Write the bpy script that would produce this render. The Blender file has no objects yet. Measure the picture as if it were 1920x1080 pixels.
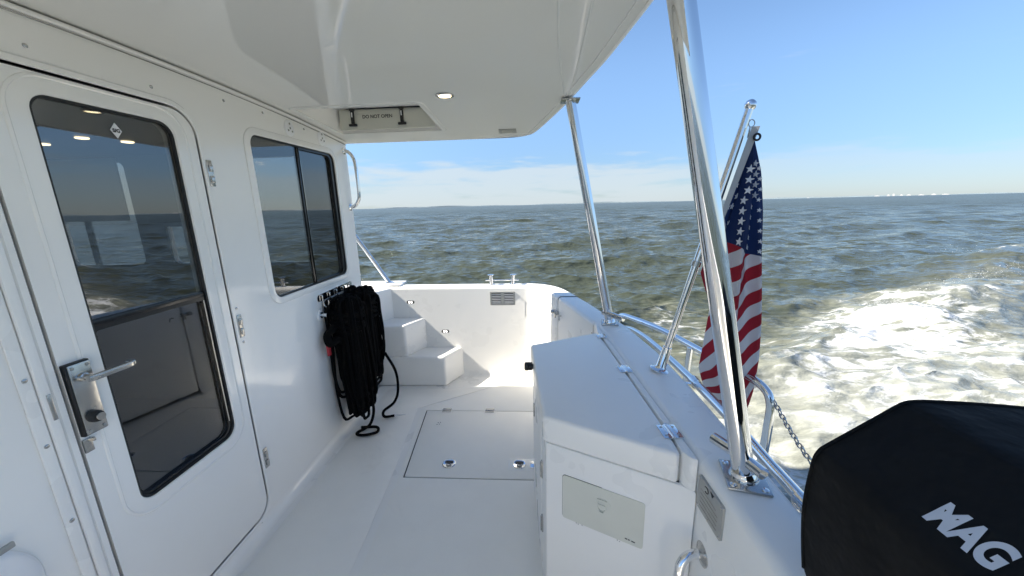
import bpy, bmesh, math, random
import numpy as np
from mathutils import Vector, Matrix
random.seed(7)
S = bpy.context.scene
COL = S.collection
R = math.radians

# ------------------------------------------------------------------ camera
cam = bpy.data.cameras.new('camera')
cam.sensor_fit = 'HORIZONTAL'; cam.sensor_width = 36.0
cam.lens = 690.0 / 1920.0 * 36.0
cam.clip_start = 0.02; cam.clip_end = 60000
camo = bpy.data.objects.new('camera', cam); COL.objects.link(camo)
_r = Vector((0.99786567, 0.06066975, -0.0241513)); _u = Vector((0.01021942, 0.22020177, 0.97540081)); _f = Vector((-0.06449548, 0.9735658, -0.21911178))
m = Matrix((( _r.x, _u.x, -_f.x, 0), (_r.y, _u.y, -_f.y, 0), (_r.z, _u.z, -_f.z, 1.6), (0, 0, 0, 1)))
camo.matrix_world = m
S.camera = camo

# ------------------------------------------------------------------ light
SUN_DIR = Vector((1.04, 0.045, -1.0)).normalized()       # way the light travels
EL = math.asin(-SUN_DIR.z)
AZ = math.atan2(-SUN_DIR.x, -SUN_DIR.y)                  # towards the sun, clockwise from +Y
world = bpy.data.worlds.new('World'); S.world = world; world.use_nodes = True
nt = world.node_tree; nt.nodes.clear()
def N(t, **k):
    n = nt.nodes.new(t)
    for a, v in k.items(): setattr(n, a, v)
    return n
wo = N('ShaderNodeOutputWorld'); bg = N('ShaderNodeBackground'); sky = N('ShaderNodeTexSky', sky_type='NISHITA')
sky.sun_disc = False; sky.sun_elevation = EL; sky.sun_rotation = AZ
sky.air_density = 1.0; sky.dust_density = 0.2; sky.ozone_density = 3.2; sky.altitude = 0
bg.inputs['Strength'].default_value = 0.067
# low bank of thin cloud: by direction (elevation and azimuth)
tc = N('ShaderNodeTexCoord'); sp = N('ShaderNodeSeparateXYZ'); nt.links.new(tc.outputs['Generated'], sp.inputs[0])
mp = N('ShaderNodeMapping'); mp.inputs['Scale'].default_value = (2.2, 2.2, 16.0); mp.inputs['Location'].default_value = (0.35, 0.1, 0.2)
nt.links.new(tc.outputs['Generated'], mp.inputs['Vector'])
nz = N('ShaderNodeTexNoise'); nz.inputs['Scale'].default_value = 2.2; nz.inputs['Detail'].default_value = 8; nz.inputs['Roughness'].default_value = 0.55
nt.links.new(mp.outputs[0], nz.inputs['Vector'])
top = N('ShaderNodeMapRange', interpolation_type='SMOOTHSTEP'); top.inputs[1].default_value = 0.155; top.inputs[2].default_value = 0.05
nt.links.new(sp.outputs['Z'], top.inputs[0])
ad = N('ShaderNodeMath', operation='ADD'); nt.links.new(nz.outputs['Fac'], ad.inputs[0]); 
ml = N('ShaderNodeMath', operation='MULTIPLY'); ml.inputs[1].default_value = 0.42; nt.links.new(top.outputs[0], ml.inputs[0]); nt.links.new(ml.outputs[0], ad.inputs[1])
cl = N('ShaderNodeMapRange', interpolation_type='SMOOTHSTEP'); cl.inputs[1].default_value = 0.66; cl.inputs[2].default_value = 0.90; cl.inputs[4].default_value = 0.74
nt.links.new(ad.outputs[0], cl.inputs[0])
mx = N('ShaderNodeMixRGB'); mx.inputs[2].default_value = (3.35, 3.75, 4.0, 1)
hz = N('ShaderNodeMapRange', interpolation_type='SMOOTHSTEP'); hz.inputs[1].default_value = -0.02; hz.inputs[2].default_value = 0.34; hz.inputs[3].default_value = 0.0; hz.inputs[4].default_value = 1.0
nt.links.new(sp.outputs['Z'], hz.inputs[0])
hc = N('ShaderNodeMixRGB'); hc.inputs[1].default_value = (0.41, 0.47, 0.60, 1); hc.inputs[2].default_value = (1, 1, 1, 1); nt.links.new(hz.outputs[0], hc.inputs[0])
sm_ = N('ShaderNodeVectorMath', operation='MULTIPLY'); nt.links.new(sky.outputs[0], sm_.inputs[0]); nt.links.new(hc.outputs[0], sm_.inputs[1])
tn = N('ShaderNodeVectorMath', operation='MULTIPLY'); tn.inputs[1].default_value = (0.95, 1.0, 1.03); nt.links.new(sm_.outputs[0], tn.inputs[0])
cxm = N('ShaderNodeMapRange', interpolation_type='SMOOTHSTEP'); cxm.inputs[1].default_value = 0.25; cxm.inputs[2].default_value = 0.60; cxm.inputs[3].default_value = 1.0; cxm.inputs[4].default_value = 0.45; nt.links.new(sp.outputs['X'], cxm.inputs[0])
cmu = N('ShaderNodeMath', operation='MULTIPLY'); nt.links.new(cl.outputs[0], cmu.inputs[0]); nt.links.new(cxm.outputs[0], cmu.inputs[1])
nt.links.new(cmu.outputs[0], mx.inputs[0]); nt.links.new(tn.outputs[0], mx.inputs[1])
nt.links.new(mx.outputs[0], bg.inputs['Color']); nt.links.new(bg.outputs[0], wo.inputs[0])

sl = bpy.data.lights.new('sun', 'SUN'); sl.energy = 3.9; sl.angle = R(0.53); sl.color = (1.0, 0.93, 0.82)
so = bpy.data.objects.new('sun', sl); COL.objects.link(so)
so.rotation_euler = SUN_DIR.to_track_quat('-Z', 'Y').to_euler(); so.location = (-8, 0, 9)
S.view_settings.view_transform = 'Standard'; S.view_settings.look = 'None'
S.view_settings.exposure = 1.7; S.view_settings.gamma = 1.0; S.view_settings.use_curve_mapping = False
S.render.engine = 'CYCLES'
S.cycles.max_bounces = 8; S.cycles.diffuse_bounces = 5; S.cycles.glossy_bounces = 5; S.cycles.transparent_max_bounces = 12

# ------------------------------------------------------------------ materials
def mat(name, col, rough=0.5, metal=0.0, spec=0.5, var=0.0, vscale=6.0, bump=0.0, bscale=200.0, coat=0.0, trans=0.0, rvar=0.0, stain=0.0):
    m = bpy.data.materials.new(name); m.use_nodes = True
    t = m.node_tree; b = t.nodes['Principled BSDF']
    b.inputs['Base Color'].default_value = (*col, 1); b.inputs['Roughness'].default_value = rough
    b.inputs['Metallic'].default_value = metal; b.inputs['Specular IOR Level'].default_value = spec
    b.inputs['Coat Weight'].default_value = coat; b.inputs['Coat Roughness'].default_value = 0.03
    tcn = t.nodes.new('ShaderNodeTexCoord')
    if var or rvar:
        n = t.nodes.new('ShaderNodeTexNoise'); n.inputs['Scale'].default_value = vscale; n.inputs['Detail'].default_value = 3; n.inputs['Roughness'].default_value = 0.6
        t.links.new(tcn.outputs['Object'], n.inputs['Vector'])
        if var:
            x = t.nodes.new('ShaderNodeMixRGB'); x.blend_type = 'MIX'
            x.inputs[1].default_value = (*[c * (1 - var) for c in col], 1); x.inputs[2].default_value = (*[min(1, c * (1 + var * 0.6)) for c in col], 1)
            t.links.new(n.outputs['Fac'], x.inputs[0]); t.links.new(x.outputs[0], b.inputs['Base Color'])
        if rvar:
            mr = t.nodes.new('ShaderNodeMapRange'); mr.inputs[1].default_value = 0.3; mr.inputs[2].default_value = 0.7
            mr.inputs[3].default_value = max(0, rough - rvar); mr.inputs[4].default_value = rough + rvar
            t.links.new(n.outputs['Fac'], mr.inputs[0]); t.links.new(mr.outputs[0], b.inputs['Roughness'])
    if stain:
        a_ = t.nodes.new('ShaderNodeTexNoise'); a_.inputs['Scale'].default_value = 1.6; a_.inputs['Detail'].default_value = 5; a_.inputs['Roughness'].default_value = 0.72; a_.inputs['Distortion'].default_value = 0.6
        mp_ = t.nodes.new('ShaderNodeMapping'); mp_.inputs['Scale'].default_value = (1, 1, 0.6); t.links.new(tcn.outputs['Object'], mp_.inputs[0]); t.links.new(mp_.outputs[0], a_.inputs['Vector'])
        r_ = t.nodes.new('ShaderNodeMapRange'); r_.interpolation_type = 'SMOOTHSTEP'; r_.inputs[1].default_value = 0.56; r_.inputs[2].default_value = 0.82; r_.inputs[4].default_value = stain; t.links.new(a_.outputs['Fac'], r_.inputs[0])
        x2 = t.nodes.new('ShaderNodeMixRGB'); x2.inputs[2].default_value = (0.40, 0.38, 0.34, 1); t.links.new(r_.outputs[0], x2.inputs[0])
        old = b.inputs['Base Color'].links[0].from_socket if b.inputs['Base Color'].links else None
        if old: t.links.new(old, x2.inputs[1])
        else: x2.inputs[1].default_value = (*col, 1)
        t.links.new(x2.outputs[0], b.inputs['Base Color'])
        # specks
        v_ = t.nodes.new('ShaderNodeTexVoronoi'); v_.inputs['Scale'].default_value = 9.0; t.links.new(tcn.outputs['Object'], v_.inputs['Vector'])
        s_ = t.nodes.new('ShaderNodeMath'); s_.operation = 'LESS_THAN'; s_.inputs[1].default_value = 0.035; t.links.new(v_.outputs['Distance'], s_.inputs[0])
        w_ = t.nodes.new('ShaderNodeSeparateXYZ'); t.links.new(v_.outputs['Color'], w_.inputs[0])
        g_ = t.nodes.new('ShaderNodeMath'); g_.operation = 'GREATER_THAN'; g_.inputs[1].default_value = 0.86; t.links.new(w_.outputs[0], g_.inputs[0])
        k_ = t.nodes.new('ShaderNodeMath'); k_.operation = 'MULTIPLY'; t.links.new(s_.outputs[0], k_.inputs[0]); t.links.new(g_.outputs[0], k_.inputs[1])
        k2 = t.nodes.new('ShaderNodeMath'); k2.operation = 'MULTIPLY'; k2.inputs[1].default_value = min(0.6, stain * 2.0); t.links.new(k_.outputs[0], k2.inputs[0])
        x3 = t.nodes.new('ShaderNodeMixRGB'); x3.inputs[2].default_value = (0.28, 0.25, 0.21, 1); t.links.new(k2.outputs[0], x3.inputs[0]); t.links.new(x2.outputs[0], x3.inputs[1]); t.links.new(x3.outputs[0], b.inputs['Base Color'])
    if bump:
        n2 = t.nodes.new('ShaderNodeTexNoise'); n2.inputs['Scale'].default_value = bscale; n2.inputs['Detail'].default_value = 3
        t.links.new(tcn.outputs['Object'], n2.inputs['Vector'])
        bp = t.nodes.new('ShaderNodeBump'); bp.inputs['Strength'].default_value = bump; bp.inputs['Distance'].default_value = 0.002
        t.links.new(n2.outputs['Fac'], bp.inputs['Height']); t.links.new(bp.outputs[0], b.inputs['Normal'])
    return m
M = {}
M['gel'] = mat('gelcoat', (0.89, 0.875, 0.835), 0.09, var=0.035, vscale=3.0, bump=0.10, bscale=9.0, rvar=0.03, stain=0.16)
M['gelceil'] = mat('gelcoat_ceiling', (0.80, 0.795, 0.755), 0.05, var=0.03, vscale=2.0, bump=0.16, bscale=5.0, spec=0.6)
M['gelmatt'] = mat('gelcoat_satin', (0.88, 0.865, 0.825), 0.30, var=0.03, vscale=4.0, bump=0.08, bscale=30.0, stain=0.07, rvar=0.05)
M['deck'] = mat('nonskid', (0.885, 0.865, 0.81), 0.36, var=0.05, vscale=5.0, bump=0.6, bscale=330.0, stain=0.22)
M['cream'] = mat('cream_panel', (0.66, 0.66, 0.58), 0.42, var=0.06, vscale=9.0)
M['chrome'] = mat('polished_steel', (0.80, 0.80, 0.80), 0.05, 1.0, var=0.03, vscale=20, rvar=0.03)
M['steel'] = mat('brushed_steel', (0.52, 0.51, 0.49), 0.24, 1.0, var=0.05, vscale=25, rvar=0.04)
M['rubber'] = mat('black_rubber', (0.012, 0.012, 0.013), 0.5, var=0.2)
M['blackgloss'] = mat('black_frame', (0.008, 0.008, 0.009), 0.22)
M['gap'] = mat('seam_shadow_gap', (0.03, 0.03, 0.03), 0.8)
M['rope'] = mat('black_rope', (0.0055, 0.005, 0.0048), 1.0, var=0.4, vscale=60, bump=1.0, bscale=500, spec=0.12)
M['canvas'] = mat('black_canvas', (0.0075, 0.0075, 0.0075), 0.9, var=0.5, vscale=7, bump=1.0, bscale=14, spec=0.25)
M['canvas'].node_tree.nodes['Bump'].inputs['Distance'].default_value = 0.012
M['print'] = mat('white_print', (0.62, 0.63, 0.65), 0.6, var=0.12, vscale=50)
M['ink'] = mat('black_ink', (0.02, 0.02, 0.02), 0.6)
M['red'] = mat('red_plastic', (0.45, 0.03, 0.04), 0.4, var=0.1)
M['plate'] = mat('etched_plate', (0.42, 0.42, 0.40), 0.38, 0.5, var=0.15, vscale=60)
M['whiteplastic'] = mat('white_plastic', (0.84, 0.84, 0.84), 0.3, var=0.03)
M['wood'] = mat('dark_walnut_lining', (0.05, 0.035, 0.025), 0.45, var=0.3)
M['blind'] = mat('pale_blind', (0.62, 0.64, 0.64), 0.7, var=0.05)
_t = M['blind'].node_tree; _tr = _t.nodes.new('ShaderNodeBsdfTranslucent'); _tr.inputs[0].default_value = (0.5, 0.52, 0.52, 1); _ms = _t.nodes.new('ShaderNodeMixShader'); _ms.inputs[0].default_value = 0.6
_t.links.new(_t.nodes['Principled BSDF'].outputs[0], _ms.inputs[1]); _t.links.new(_tr.outputs[0], _ms.inputs[2]); _t.links.new(_ms.outputs[0], _t.nodes['Material Output'].inputs[0])
M['header'] = mat('flag_header_canvas', (0.40, 0.40, 0.39), 0.8, var=0.05)
M['starwhite'] = mat('star_white', (0.72, 0.72, 0.72), 0.8, var=0.04)
def emis(name, col, s):
    m = mat(name, col, 0.4); b = m.node_tree.nodes['Principled BSDF']
    b.inputs['Emission Color'].default_value = (*col, 1); b.inputs['Emission Strength'].default_value = s; return m
M['lamp'] = emis('lit_lamp_lens', (1.0, 0.83, 0.5), 2.2)
M['led'] = emis('lit_led_lens', (1.0, 0.97, 0.9), 1.6)
def glassmat(name, tint, ior=1.55):
    m = bpy.data.materials.new(name); m.use_nodes = True; t = m.node_tree; t.nodes.clear()
    o = t.nodes.new('ShaderNodeOutputMaterial'); x = t.nodes.new('ShaderNodeMixShader'); lw = t.nodes.new('ShaderNodeLayerWeight'); lw.inputs[0].default_value = 0.5
    pw_ = t.nodes.new('ShaderNodeMath'); pw_.operation = 'POWER'; pw_.inputs[1].default_value = 5.0; t.links.new(lw.outputs['Facing'], pw_.inputs[0])
    f0 = ((ior - 1) / (ior + 1)) ** 2; fr = t.nodes.new('ShaderNodeMath'); fr.operation = 'MULTIPLY_ADD'; fr.inputs[1].default_value = 1 - f0; fr.inputs[2].default_value = f0; t.links.new(pw_.outputs[0], fr.inputs[0])
    tr = t.nodes.new('ShaderNodeBsdfTransparent'); tr.inputs[0].default_value = (*tint, 1)
    g = t.nodes.new('ShaderNodeBsdfGlossy'); g.inputs['Roughness'].default_value = 0.0; g.inputs[0].default_value = (0.95, 0.97, 1, 1)
    tcn = t.nodes.new('ShaderNodeTexCoord'); n2 = t.nodes.new('ShaderNodeTexNoise'); n2.inputs['Scale'].default_value = 2.0
    t.links.new(tcn.outputs['Object'], n2.inputs['Vector'])
    bp = t.nodes.new('ShaderNodeBump'); bp.inputs['Strength'].default_value = 0.05; bp.inputs['Distance'].default_value = 0.01
    t.links.new(n2.outputs['Fac'], bp.inputs['Height']); t.links.new(bp.outputs[0], g.inputs['Normal'])
    t.links.new(fr.outputs[0], x.inputs[0]); t.links.new(tr.outputs[0], x.inputs[1]); t.links.new(g.outputs[0], x.inputs[2]); t.links.new(x.outputs[0], o.inputs[0])
    return m
M['glass'] = glassmat('smoked_glass', (0.60, 0.59, 0.57), 2.1)
M['sideglass'] = glassmat('side_glass', (0.8, 0.82, 0.82), 1.45)

# ------------------------------------------------------------------ builders
def link(name, me, material, parent=None, smooth=False):
    o = bpy.data.objects.new(name, me); COL.objects.link(o)
    if material is not None and len(me.materials) == 0: me.materials.append(M[material] if isinstance(material, str) else material)
    if smooth:
        me.polygons.foreach_set('use_smooth', [True] * len(me.polygons))
    if parent: o.parent = parent
    return o
def tag(o, label, cat, group=None):
    o['label'] = label; o['category'] = cat
    if group: o['group'] = group
    return o
def struct(o, label=None):
    o['kind'] = 'structure'
    if label: o['label'] = label
    return o
def thing(name, label, cat, group=None, loc=(0, 0, 0)):
    o = bpy.data.objects.new(name, None); o.empty_display_size = 0.05; COL.objects.link(o); o.location = loc
    tag(o, label, cat, group); return o
def mesh_from(verts, faces, name='m'):
    me = bpy.data.meshes.new(name); me.from_pydata([tuple(v) for v in verts], [], faces); me.update(); return me
def bm_mesh(bm, name='m'):
    bmesh.ops.recalc_face_normals(bm, faces=bm.faces)
    me = bpy.data.meshes.new(name); bm.to_mesh(me); bm.free(); return me
def sharp(me, ang=35):
    # smooth faces, but split where the angle is larger than ang
    bm = bmesh.new(); bm.from_mesh(me)
    for f in bm.faces: f.smooth = True
    for e in bm.edges:
        if len(e.link_faces) == 2 and e.calc_face_angle(0) > R(ang): e.smooth = False
    bm.to_mesh(me); bm.free(); return me
def box(x0, x1, y0, y1, z0, z1, bev=0.0, seg=2, mtx=None):
    bm = bmesh.new(); bmesh.ops.create_cube(bm, size=1.0)
    bmesh.ops.scale(bm, vec=(x1 - x0, y1 - y0, z1 - z0), verts=bm.verts)
    bmesh.ops.translate(bm, vec=((x0 + x1) / 2, (y0 + y1) / 2, (z0 + z1) / 2), verts=bm.verts)
    if bev: bmesh.ops.bevel(bm, geom=bm.edges[:], offset=bev, segments=seg, affect='EDGES', profile=0.5)
    if mtx: bmesh.ops.transform(bm, matrix=mtx, verts=bm.verts)
    return sharp(bm_mesh(bm), 40)
def prism(poly, z0, z1, bev=0.0, seg=2, only_vertical_and_top=False):
    bm = bmesh.new(); a = [bm.verts.new((p[0], p[1], z0)) for p in poly]; b = [bm.verts.new((p[0], p[1], z1)) for p in poly]
    n = len(poly); bm.faces.new(a[::-1]); bm.faces.new(b)
    for i in range(n): bm.faces.new((a[i], a[(i + 1) % n], b[(i + 1) % n], b[i]))
    bm.normal_update()
    if bev:
        ed = [e for e in bm.edges if not (e.verts[0].co.z == z0 and e.verts[1].co.z == z0)]
        bmesh.ops.bevel(bm, geom=ed, offset=bev, segments=seg, affect='EDGES', profile=0.5)
    return sharp(bm_mesh(bm), 40)
def loft(loops, closed=True, cap=False, smooth_ang=35):
    n = len(loops[0]); V = [p for l in loops for p in l]; F = []
    for k in range(len(loops) - 1):
        for i in range(n if closed else n - 1):
            j = (i + 1) % n
            F.append((k * n + i, k * n + j, (k + 1) * n + j, (k + 1) * n + i))
    if cap:
        F.append(tuple(range(n))[::-1]); F.append(tuple(range((len(loops) - 1) * n, len(loops) * n)))
    me = mesh_from(V, F)
    bm = bmesh.new(); bm.from_mesh(me); bmesh.ops.recalc_face_normals(bm, faces=bm.faces); bm.to_mesh(me); bm.free()
    return sharp(me, smooth_ang)
def rr(a0, a1, b0, b1, r, n=8, d=0.0):
    """rounded rectangle loop, grown by d; r may be (bl, br, tr, tl)"""
    rs = r if isinstance(r, tuple) else (r,) * 4
    a0 -= d; a1 += d; b0 -= d; b1 += d; P = []
    for (ca, cb, s, q) in ((a0, b0, 180, rs[0]), (a1, b0, 270, rs[1]), (a1, b1, 0, rs[2]), (a0, b1, 90, rs[3])):
        q = max(0.002, q + d)
        ox = ca + (q if ca == a0 else -q); oy = cb + (q if cb == b0 else -q)
        for i in range(n + 1):
            t = R(s + 90 * i / n); P.append((ox + q * math.cos(t), oy + q * math.sin(t)))
    return P
def catmull(pts, n=8):
    P = [Vector(p) for p in pts]; P = [P[0] * 2 - P[1]] + P + [P[-1] * 2 - P[-2]]; out = []
    for i in range(1, len(P) - 2):
        for k in range(n):
            t = k / n; a, b, c, d = P[i - 1], P[i], P[i + 1], P[i + 2]
            out.append(0.5 * ((2 * b) + (c - a) * t + (2 * a - 5 * b + 4 * c - d) * t * t + (3 * b - a - 3 * c + d) * t ** 3))
    out.append(P[-2].copy()); return out
def tube_loops(path, r, n=16):
    P = [Vector(p) for p in path]; loops = []; up = None
    for i, p in enumerate(P):
        t = (P[min(i + 1, len(P) - 1)] - P[max(i - 1, 0)]).normalized()
        if up is None:
            up = Vector((0, 0, 1)) if abs(t.z) < 0.9 else Vector((1, 0, 0))
        up = (up - t * up.dot(t)).normalized(); s = t.cross(up); rad = r[i] if isinstance(r, (list, tuple)) else r
        loops.append([p + (up * math.cos(2 * math.pi * k / n) + s * math.sin(2 * math.pi * k / n)) * rad for k in range(n)])
    return loops
def tube(path, r, n=16, cap=True): return loft(tube_loops(path, r, n), True, cap, 50)
def lathe(prof, axis, origin, n=24):
    """prof: list of (radius, height) along axis"""
    ax = Vector(axis).normalized(); up = Vector((0, 0, 1)) if abs(ax.z) < 0.9 else Vector((1, 0, 0))
    a = (up - ax * up.dot(ax)).normalized(); b = ax.cross(a); o = Vector(origin)
    loops = [[o + ax * h + (a * math.cos(2 * math.pi * k / n) + b * math.sin(2 * math.pi * k / n)) * max(r, 1e-4) for k in range(n)] for r, h in prof]
    return loft(loops, True, True, 40)
def plate(outer, holes, f0, f1):
    """plate with holes: 2D loops; f0/f1 map (a,b) to the front / back 3D point"""
    bm = bmesh.new(); edges = []; loops = []
    for L in [outer] + holes:
        vs = [bm.verts.new((p[0], p[1], 0)) for p in L]; loops.append(vs)
        for i in range(len(vs)): edges.append(bm.edges.new((vs[i], vs[(i + 1) % len(vs)])))
    bmesh.ops.triangle_fill(bm, use_beauty=True, use_dissolve=False, edges=edges)
    bm.verts.index_update(); V2 = [(v.co.x, v.co.y) for v in bm.verts]; F = [[v.index for v in f.verts] for f in bm.faces]
    L2 = [[v.index for v in l] for l in loops]; bm.free(); n = len(V2)
    V = [f0(*p) for p in V2] + [f1(*p) for p in V2]
    FF = [tuple(f) for f in F] + [tuple(i + n for i in f[::-1]) for f in F]
    for l in L2:
        for i in range(len(l)): FF.append((l[i], l[(i + 1) % len(l)], l[(i + 1) % len(l)] + n, l[i] + n))
    me = mesh_from(V, FF); bm = bmesh.new(); bm.from_mesh(me); bmesh.ops.recalc_face_normals(bm, faces=bm.faces); bm.to_mesh(me); bm.free()
    return sharp(me, 35)
def text_mesh(body, size, mtx, extrude=0.0006, align='CENTER', bold=0.0):
    c = bpy.data.curves.new('t', 'FONT'); c.body = body; c.size = size; c.extrude = extrude; c.align_x = align; c.align_y = 'CENTER'; c.offset = bold
    o = bpy.data.objects.new('t', c); COL.objects.link(o); bpy.context.view_layer.update()
    me = bpy.data.meshes.new_from_object(o.evaluated_get(bpy.context.evaluated_depsgraph_get()))
    bpy.data.objects.remove(o); me.transform(mtx); return me
def frame_mtx(origin, ex, ey):
    ex = Vector(ex).normalized(); ey = Vector(ey); ey = (ey - ex * ey.dot(ex)).normalized(); ez = ex.cross(ey)
    return Matrix(((ex.x, ey.x, ez.x, origin[0]), (ex.y, ey.y, ez.y, origin[1]), (ex.z, ey.z, ez.z, origin[2]), (0, 0, 0, 1)))
def join(meshes):
    bm = bmesh.new()
    for me in meshes: bm.from_mesh(me)
    r = bpy.data.meshes.new('j'); bm.to_mesh(r); bm.free(); return r
def lerp(a, b, t): return a + (b - a) * t
def arc3(c, a, b, t0, t1, n):   # centre + a cos + b sin
    c, a, b = Vector(c), Vector(a), Vector(b)
    return [c + a * math.cos(R(t0 + (t1 - t0) * i / n)) + b * math.sin(R(t0 + (t1 - t0) * i / n)) for i in range(n + 1)]

XB = -1.42          # aft face of the cabin bulkhead
YS, YP = 2.86, -0.34
ZW = -0.60          # sea level below the cockpit deck
def zc(y): return 2.176 - 0.03 * (y - 1.26) ** 2     # cambered ceiling

# ================================================================== sea
def build_sea():
    rng = np.random.default_rng(11)
    az = np.concatenate([np.radians(np.linspace(-48, 80, 880, endpoint=False)), np.radians(np.linspace(80, 312, 190, endpoint=False))])
    rad = [1.2]
    while rad[-1] < 260: rad.append(rad[-1] * (1.0085 if rad[-1] > 4 else 1.012) + 0.004)
    while rad[-1] < 30000: rad.append(rad[-1] * 1.06)
    rad = np.array(rad); nr, na = len(rad), len(az)
    A, Rr = np.meshgrid(az, rad); X = Rr * np.sin(A); Y = Rr * np.cos(A)
    dr = np.gradient(rad)[:, None]; sp = np.maximum(dr, Rr * np.radians(128 / 880.))
    Z = np.zeros_like(X); DX = np.zeros_like(X); DY = np.zeros_like(X)
    nW = 110; lam = np.exp(rng.uniform(np.log(0.22), np.log(8.0), nW))
    main = R(100)          # wind sea runs roughly along this heading (from +X axis)
    for L in lam:
        th = main + rng.normal(0, 0.55 if L < 2 else 0.38); k = 2 * np.pi / L; ph = rng.uniform(0, 2 * np.pi)
        a = 0.0082 * L ** 0.58 * rng.uniform(0.6, 1.3)
        if 3 < L: a *= 1.15
        fade = np.clip((L / sp - 2.2) / 2.0, 0, 1); a_ = a * fade
        arg = k * (X * np.cos(th) + Y * np.sin(th)) + ph; c = np.cos(arg)
        Z += a_ * c; s = np.sin(arg) * a_ * 0.9
        DX -= s * np.cos(th); DY -= s * np.sin(th)
    # patches of stronger and calmer water
    # ---- wake: a diverging stern wave and a churned trough behind the transom
    t = np.clip(X - 0.6, 0, None)
    yc = 3.35 + 0.60 * t                         # line of the diverging crest
    far = np.clip(1 - t / 26, 0, 1)
    ridge = 0.50 * np.exp(-((Y - yc) / (0.55 + 0.05 * t)) ** 2) * np.clip((t - 2.2) / 3.5, 0, 1) * far
    yn = -0.85 - 0.60 * t
    ridge += 0.5 * np.exp(-((Y - yn) / (0.55 + 0.05 * t)) ** 2) * np.clip((t - 2.2) / 3.5, 0, 1) * far
    core = 1 / (1 + np.exp((np.abs(Y - 1.26 - 0.25 * t * (Y > 1.26)) - (2.3 + 0.10 * t)) / 0.45)) * np.clip((X - 0.4) / 0.5, 0, 1) * np.clip(1 - t / 60, 0, 1)
    def fbm(x, y, sc, oc, seed):
        r2 = np.random.default_rng(seed); out = np.zeros_like(x); amp = 1.0
        for o in range(oc):
            for q in range(5):
                th = r2.uniform(0, 2 * np.pi); ph = r2.uniform(0, 6.28); k = sc * (2 ** o) * r2.uniform(0.7, 1.4)
                out += amp * np.sin(k * (x * np.cos(th) + y * np.sin(th)) + ph + 1.3 * np.sin(k * 0.6 * (x * np.sin(th) - y * np.cos(th)) + ph * 2)) / 5
            amp *= 0.55
        return out
    near = np.clip(1 - Rr / 90, 0, 1)
    rough = fbm(X, Y, 2.4, 4, 5) * near
    Z += ridge * (1 + 0.5 * rough) + core * rough * 0.22 * np.exp(-t / 14)
    # foam density
    lace = np.exp(-np.clip(Y - (6.9 + 0.25 * t), 0, None) ** 2 / 1.0) * np.clip((X - 0.9 - 0.12 * (Y - 3.3)) / 1.2, 0, 1) * (Y > 1) * np.clip(1 - t / 22, 0, 1)
    lacen = np.exp(-np.clip(-4.4 - 0.42 * t - Y, 0, None) ** 2 / 1.0) * np.clip((X - 0.9) / 1.2, 0, 1) * (Y < 1) * np.clip(1 - t / 22, 0, 1)
    crest = np.exp(-((Y - yc + 0.25) / (0.8 + 0.06 * t)) ** 2) * np.clip((t - 2.0) / 3.0, 0, 1) * np.clip(1 - t / 18, 0, 1)
    hs = np.exp(-((X - 15.0) ** 2 / 1.6 + (Y - 13.3) ** 2 / 0.25))
    foam = 0.35 * np.maximum(lace, lacen) * np.clip(1.15 - 0.045 * t, 0, 1) + 0.17 * core * np.exp(-t / 16) + 0.46 * crest + 0.5 * hs
    milk = np.clip(core * np.exp(-t / 9) * 1.1 + crest * 0.5, 0, 1)
    foam += 0.10 * fbm(X, Y, 0.8, 2, 21) * (foam > 0.05)
    Z += 0.28 * np.exp(-((X - 15.5) ** 2 / 7.0 + (Y - 13.4) ** 2 / 0.9))
    foam = np.clip(foam, 0, 1.3)
    # keep the sheet out of the hull
    V = np.stack([X + DX, Y + DY, ZW + Z], -1).reshape(-1, 3).astype(np.float32)
    idx = np.arange(nr * na).reshape(nr, na)
    a = idx[:-1]; b = np.roll(idx, -1, 1)[:-1]; c = np.roll(idx, -1, 1)[1:]; d = idx[1:]
    F = np.stack([a, d, c, b], -1).reshape(-1, 4).astype(np.int32)
    me = bpy.data.meshes.new('sea'); me.vertices.add(len(V)); me.vertices.foreach_set('co', V.ravel())
    me.loops.add(F.size); me.loops.foreach_set('vertex_index', F.ravel())
    me.polygons.add(len(F)); me.polygons.foreach_set('loop_start', np.arange(0, F.size, 4, dtype=np.int32)); me.polygons.foreach_set('loop_total', np.full(len(F), 4, np.int32))
    me.polygons.foreach_set('use_smooth', np.ones(len(F), bool))
    me.update(calc_edges=True)
    a2 = me.attributes.new('milk', 'FLOAT', 'POINT'); a2.data.foreach_set('value', milk.ravel().astype(np.float32))
    at = me.attributes.new('foam', 'FLOAT', 'POINT'); at.data.foreach_set('value', foam.ravel().astype(np.float32))
    return me
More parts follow.
